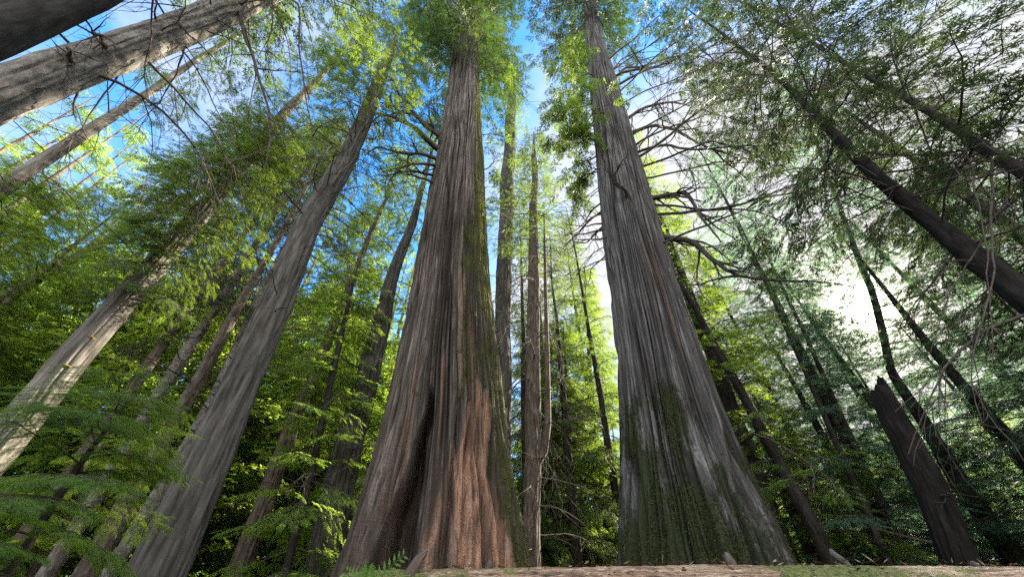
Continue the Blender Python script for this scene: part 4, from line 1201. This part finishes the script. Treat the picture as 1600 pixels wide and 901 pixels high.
# ------------------------------------------------------------------ fallen log across the foreground
def fallen_log():
    A = on_plane(590, 889, 0, 2.1); B = on_plane(1600, 882, 0, 2.1)
    rad0 = 0.30
    x = np.linspace(A[0] - 0.35, B[0] + 1.6, 900)
    top = np.interp(x, [A[0] - .4, A[0], on_plane(830, 884, 0, 2.1)[0], on_plane(1100, 880, 0, 2.1)[0], B[0], B[0] + 1.6], [A[2] - 0.035, A[2], on_plane(830, 884, 0, 2.1)[2], on_plane(1100, 880, 0, 2.1)[2], B[2], B[2]])
    nseg = 220
    U, X = np.meshgrid(np.arange(nseg) / nseg, x)
    rr = rad0 + 0.006 * vnoise(X * 0.9, U * 6, None, 41)
    plate = np.abs(vnoise(X * 4, U * 120 + 0.9 * vnoise(X * 4, U * 12, None, 45), None, 42))
    r = rr + 0.006 * sstep(0.03, 0.16, plate) + 0.0025 * vnoise(X * 45, U * 160, None, 43) + 0.003 * vnoise(X * 7, U * 120, None, 44)
    ang = U * 2 * math.pi
    cz = (top - rad0 - 0.012)[:, None]
    taper = np.minimum(1, np.sqrt(np.clip((X - x[0]) / 0.25, 0.02, 1)))
    V = np.stack([X, 2.1 + r * taper * np.cos(ang), cz + r * (0.6 + 0.4 * taper) * np.sin(ang)], -1)
    mossf = np.clip(0.34 + 0.34 * sstep(0.8, 2.2, X) + 0.65 * vnoise(X * 1.6, U * 3, None, 46), 0, 1)
    n = len(x)
    i = np.arange(n - 1)[:, None]; j = np.arange(nseg)[None]
    f = np.stack([i * nseg + j, i * nseg + (j + 1) % nseg, (i + 1) * nseg + (j + 1) % nseg, (i + 1) * nseg + j], -1).reshape(-1, 4)
    m, nt, N, p, out = mat_base('log_bark')
    a = noise(nt, 15, 9, 0.75, (0.16, 4.5, 4.5), 0.7); b = noise(nt, 110, 6, 0.8, (0.3, 1, 1))
    ff = math_n(nt, 'ADD', math_n(nt, 'MULTIPLY', a, .6), math_n(nt, 'MULTIPLY', b, .4))
    col = ramp(nt, ff, [(0.38, (0.03, 0.016, 0.010)), (0.45, (0.13, 0.062, 0.034)), (0.51, (0.29, 0.18, 0.105)), (0.60, (0.52, 0.41, 0.29))])
    mk = math_n(nt, 'MULTIPLY', math_n(nt, 'SUBTRACT', math_n(nt, 'ADD', attr(nt, 'moss'), noise(nt, 7, 6, .7)), 1.02), 6.0, True)
    col = mixc(nt, attr(nt, 'crack'), col, (0.018, 0.011, 0.007))
    col = mixc(nt, mk, col, ramp(nt, noise(nt, 60, 3), [(0.35, (0.035, 0.045, 0.008)), (0.65, (0.15, 0.155, 0.025))]))
    nt.links.new(col, p.inputs['Base Color']); p.inputs['Roughness'].default_value = 0.85
    bump(nt, p, b, 0.7, 0.008)
    org = np.array([x[0], 2.1, 0.0])
    L = root('fallen_log', 'mossy weathered fallen log lying across the foreground', 'log', org)
    link('trunk', new_mesh('fallen_log', V.reshape(-1, 3) - org, f, [m], None, True, {'moss': mossf, 'crack': 0.9 * (1 - sstep(0.02, 0.11, plate))}), L)
    rng = np.random.RandomState(61)

    def nub(px, py, h, r, lean, mat, name='branch_stub'):
        b_ = on_plane(px, py + 6, 0, 2.1); b_[2] -= 0.02
        q = np.array([b_, b_ + [lean * 0.4, 0, h * 0.5], b_ + [lean, 0.01, h * 0.85], b_ + [lean * 1.1, 0.01, h]])
        v, ff_ = tube(q, [r, r * 0.95, r * 0.75, r * 0.25], 9)
        v = v + rng.randn(*v.shape) * r * 0.10
        return link(name, new_mesh(name, v - org, ff_, [mat], None, True), L)
    nub(762, 890, 0.075, 0.016, 0.01, M['twig']); nub(935, 886, 0.045, 0.016, 0.0, M['twig']); nub(1147, 884, 0.090, 0.021, -0.008, M['bark_brown'])
    nub(1275, 886, 0.050, 0.018, 0.0, M['twig']); nub(1200, 884, 0.035, 0.012, -0.01, M['deadwood'])
    nub(1333, 884, 0.10, 0.015, -0.05, M['bark_pale'])
    nub(1527, 882, 0.05, 0.02, 0.0, M['twig'])
    b_ = on_plane(652, 893, 0, 2.0); pts = np.array([b_ + [-.06, 0, -.06], b_ + [-.03, 0, -.01], b_ + [0.0, 0, .045], b_ + [0.03, 0, .075]])
    v, ff_ = tube(pts, [.028, .028, .022, .006], 10); v = v + rng.randn(*v.shape) * .004
    link('branch_stub', new_mesh('branch_stub', v - org, ff_, [M['bark_brown']], None, True), L)
    # bark flakes, needles and twigs lying on top, one scatter
    g = Geo(); nL = 900
    lx = x[0] + 0.25 + (x[-1] - x[0] - 0.3) * rng.rand(nL); la = D2R(90) + rng.randn(nL) * 0.5
    tz = np.interp(lx, x, top) - rad0 - 0.012
    rb = rad0 + 0.016
    b_ = np.stack([lx, 2.1 + rb * np.cos(la), tz + rb * np.sin(la)], 1)
    an = rng.rand(nL) * 6.28; k = rng.rand(nL)
    d_ = unit(np.stack([np.cos(an), np.sin(an) * 0.8, rng.randn(nL) * 0.22 + 0.12], 1)); s_ = unit(np.cross(d_, np.array([0, 0.15, 1.0]) + rng.randn(nL, 3) * 0.25))
    ln = 0.015 + 0.075 * k ** 2; q = leaf_quads(b_, d_, s_, ln, np.where(k > 0.5, 0.003 + 0.002 * k, ln * 0.5))
    o = link('litter', new_mesh('litter', q.reshape(-1, 3) - org, np.arange(nL * 4).reshape(-1, 4), [M['litter'], M['litter_pale']], (rng.rand(nL) < 0.4).astype(int)), L)
    tag(o, kind='stuff')
    return L


fallen_log()


def small_fern():
    rng = np.random.RandomState(3)
    b = on_plane(575, 905, 0, 1.75)
    T = root('fern', 'little bright green fern sprig at the left end of the log', 'fern', (b[0], b[1], 0))
    org = np.array([b[0], b[1], 0.0])
    for a, L in ((0.5, 0.17), (2.9, 0.10), (1.6, .12)):
        n = 9; t = np.linspace(0, 1, n)
        stem = np.stack([b[0] + np.cos(a) * L * t * 0.8, b[1] + 0 * t - 0.02 * t, b[2] - 0.05 + L * (t * 0.95 - 0.25 * t * t)], 1)
        g = Geo(); g.tube(stem, np.linspace(.002, .0007, n), 4)
        B, Dr, S, Ln, Wd = [], [], [], [], []
        for i in range(2, n):
            for sd in (-1, 1):
                tg = unit(stem[i] - stem[i - 1]); up = np.array([-tg[2], 0, tg[0]]) * sd
                B.append(stem[i]); Dr.append(unit(up + tg * 0.6)); S.append(unit(tg - up * .3)); Ln.append(0.045 * (1 - 0.6 * t[i]) + .008); Wd.append(0.016 * (1 - .5 * t[i]))
        g.leaves(leaf_quads(np.array(B), np.array(Dr), np.array(S), np.array(Ln), np.array(Wd)))
        q, v, f = g.arrays()
        nq = len(q); verts = np.concatenate([q.reshape(-1, 3), v]) - org
        faces = np.concatenate([np.arange(nq * 4).reshape(-1, 4), f + nq * 4])
        link('frond', new_mesh('frond', verts, faces, [M['fern']]), T)


small_fern()
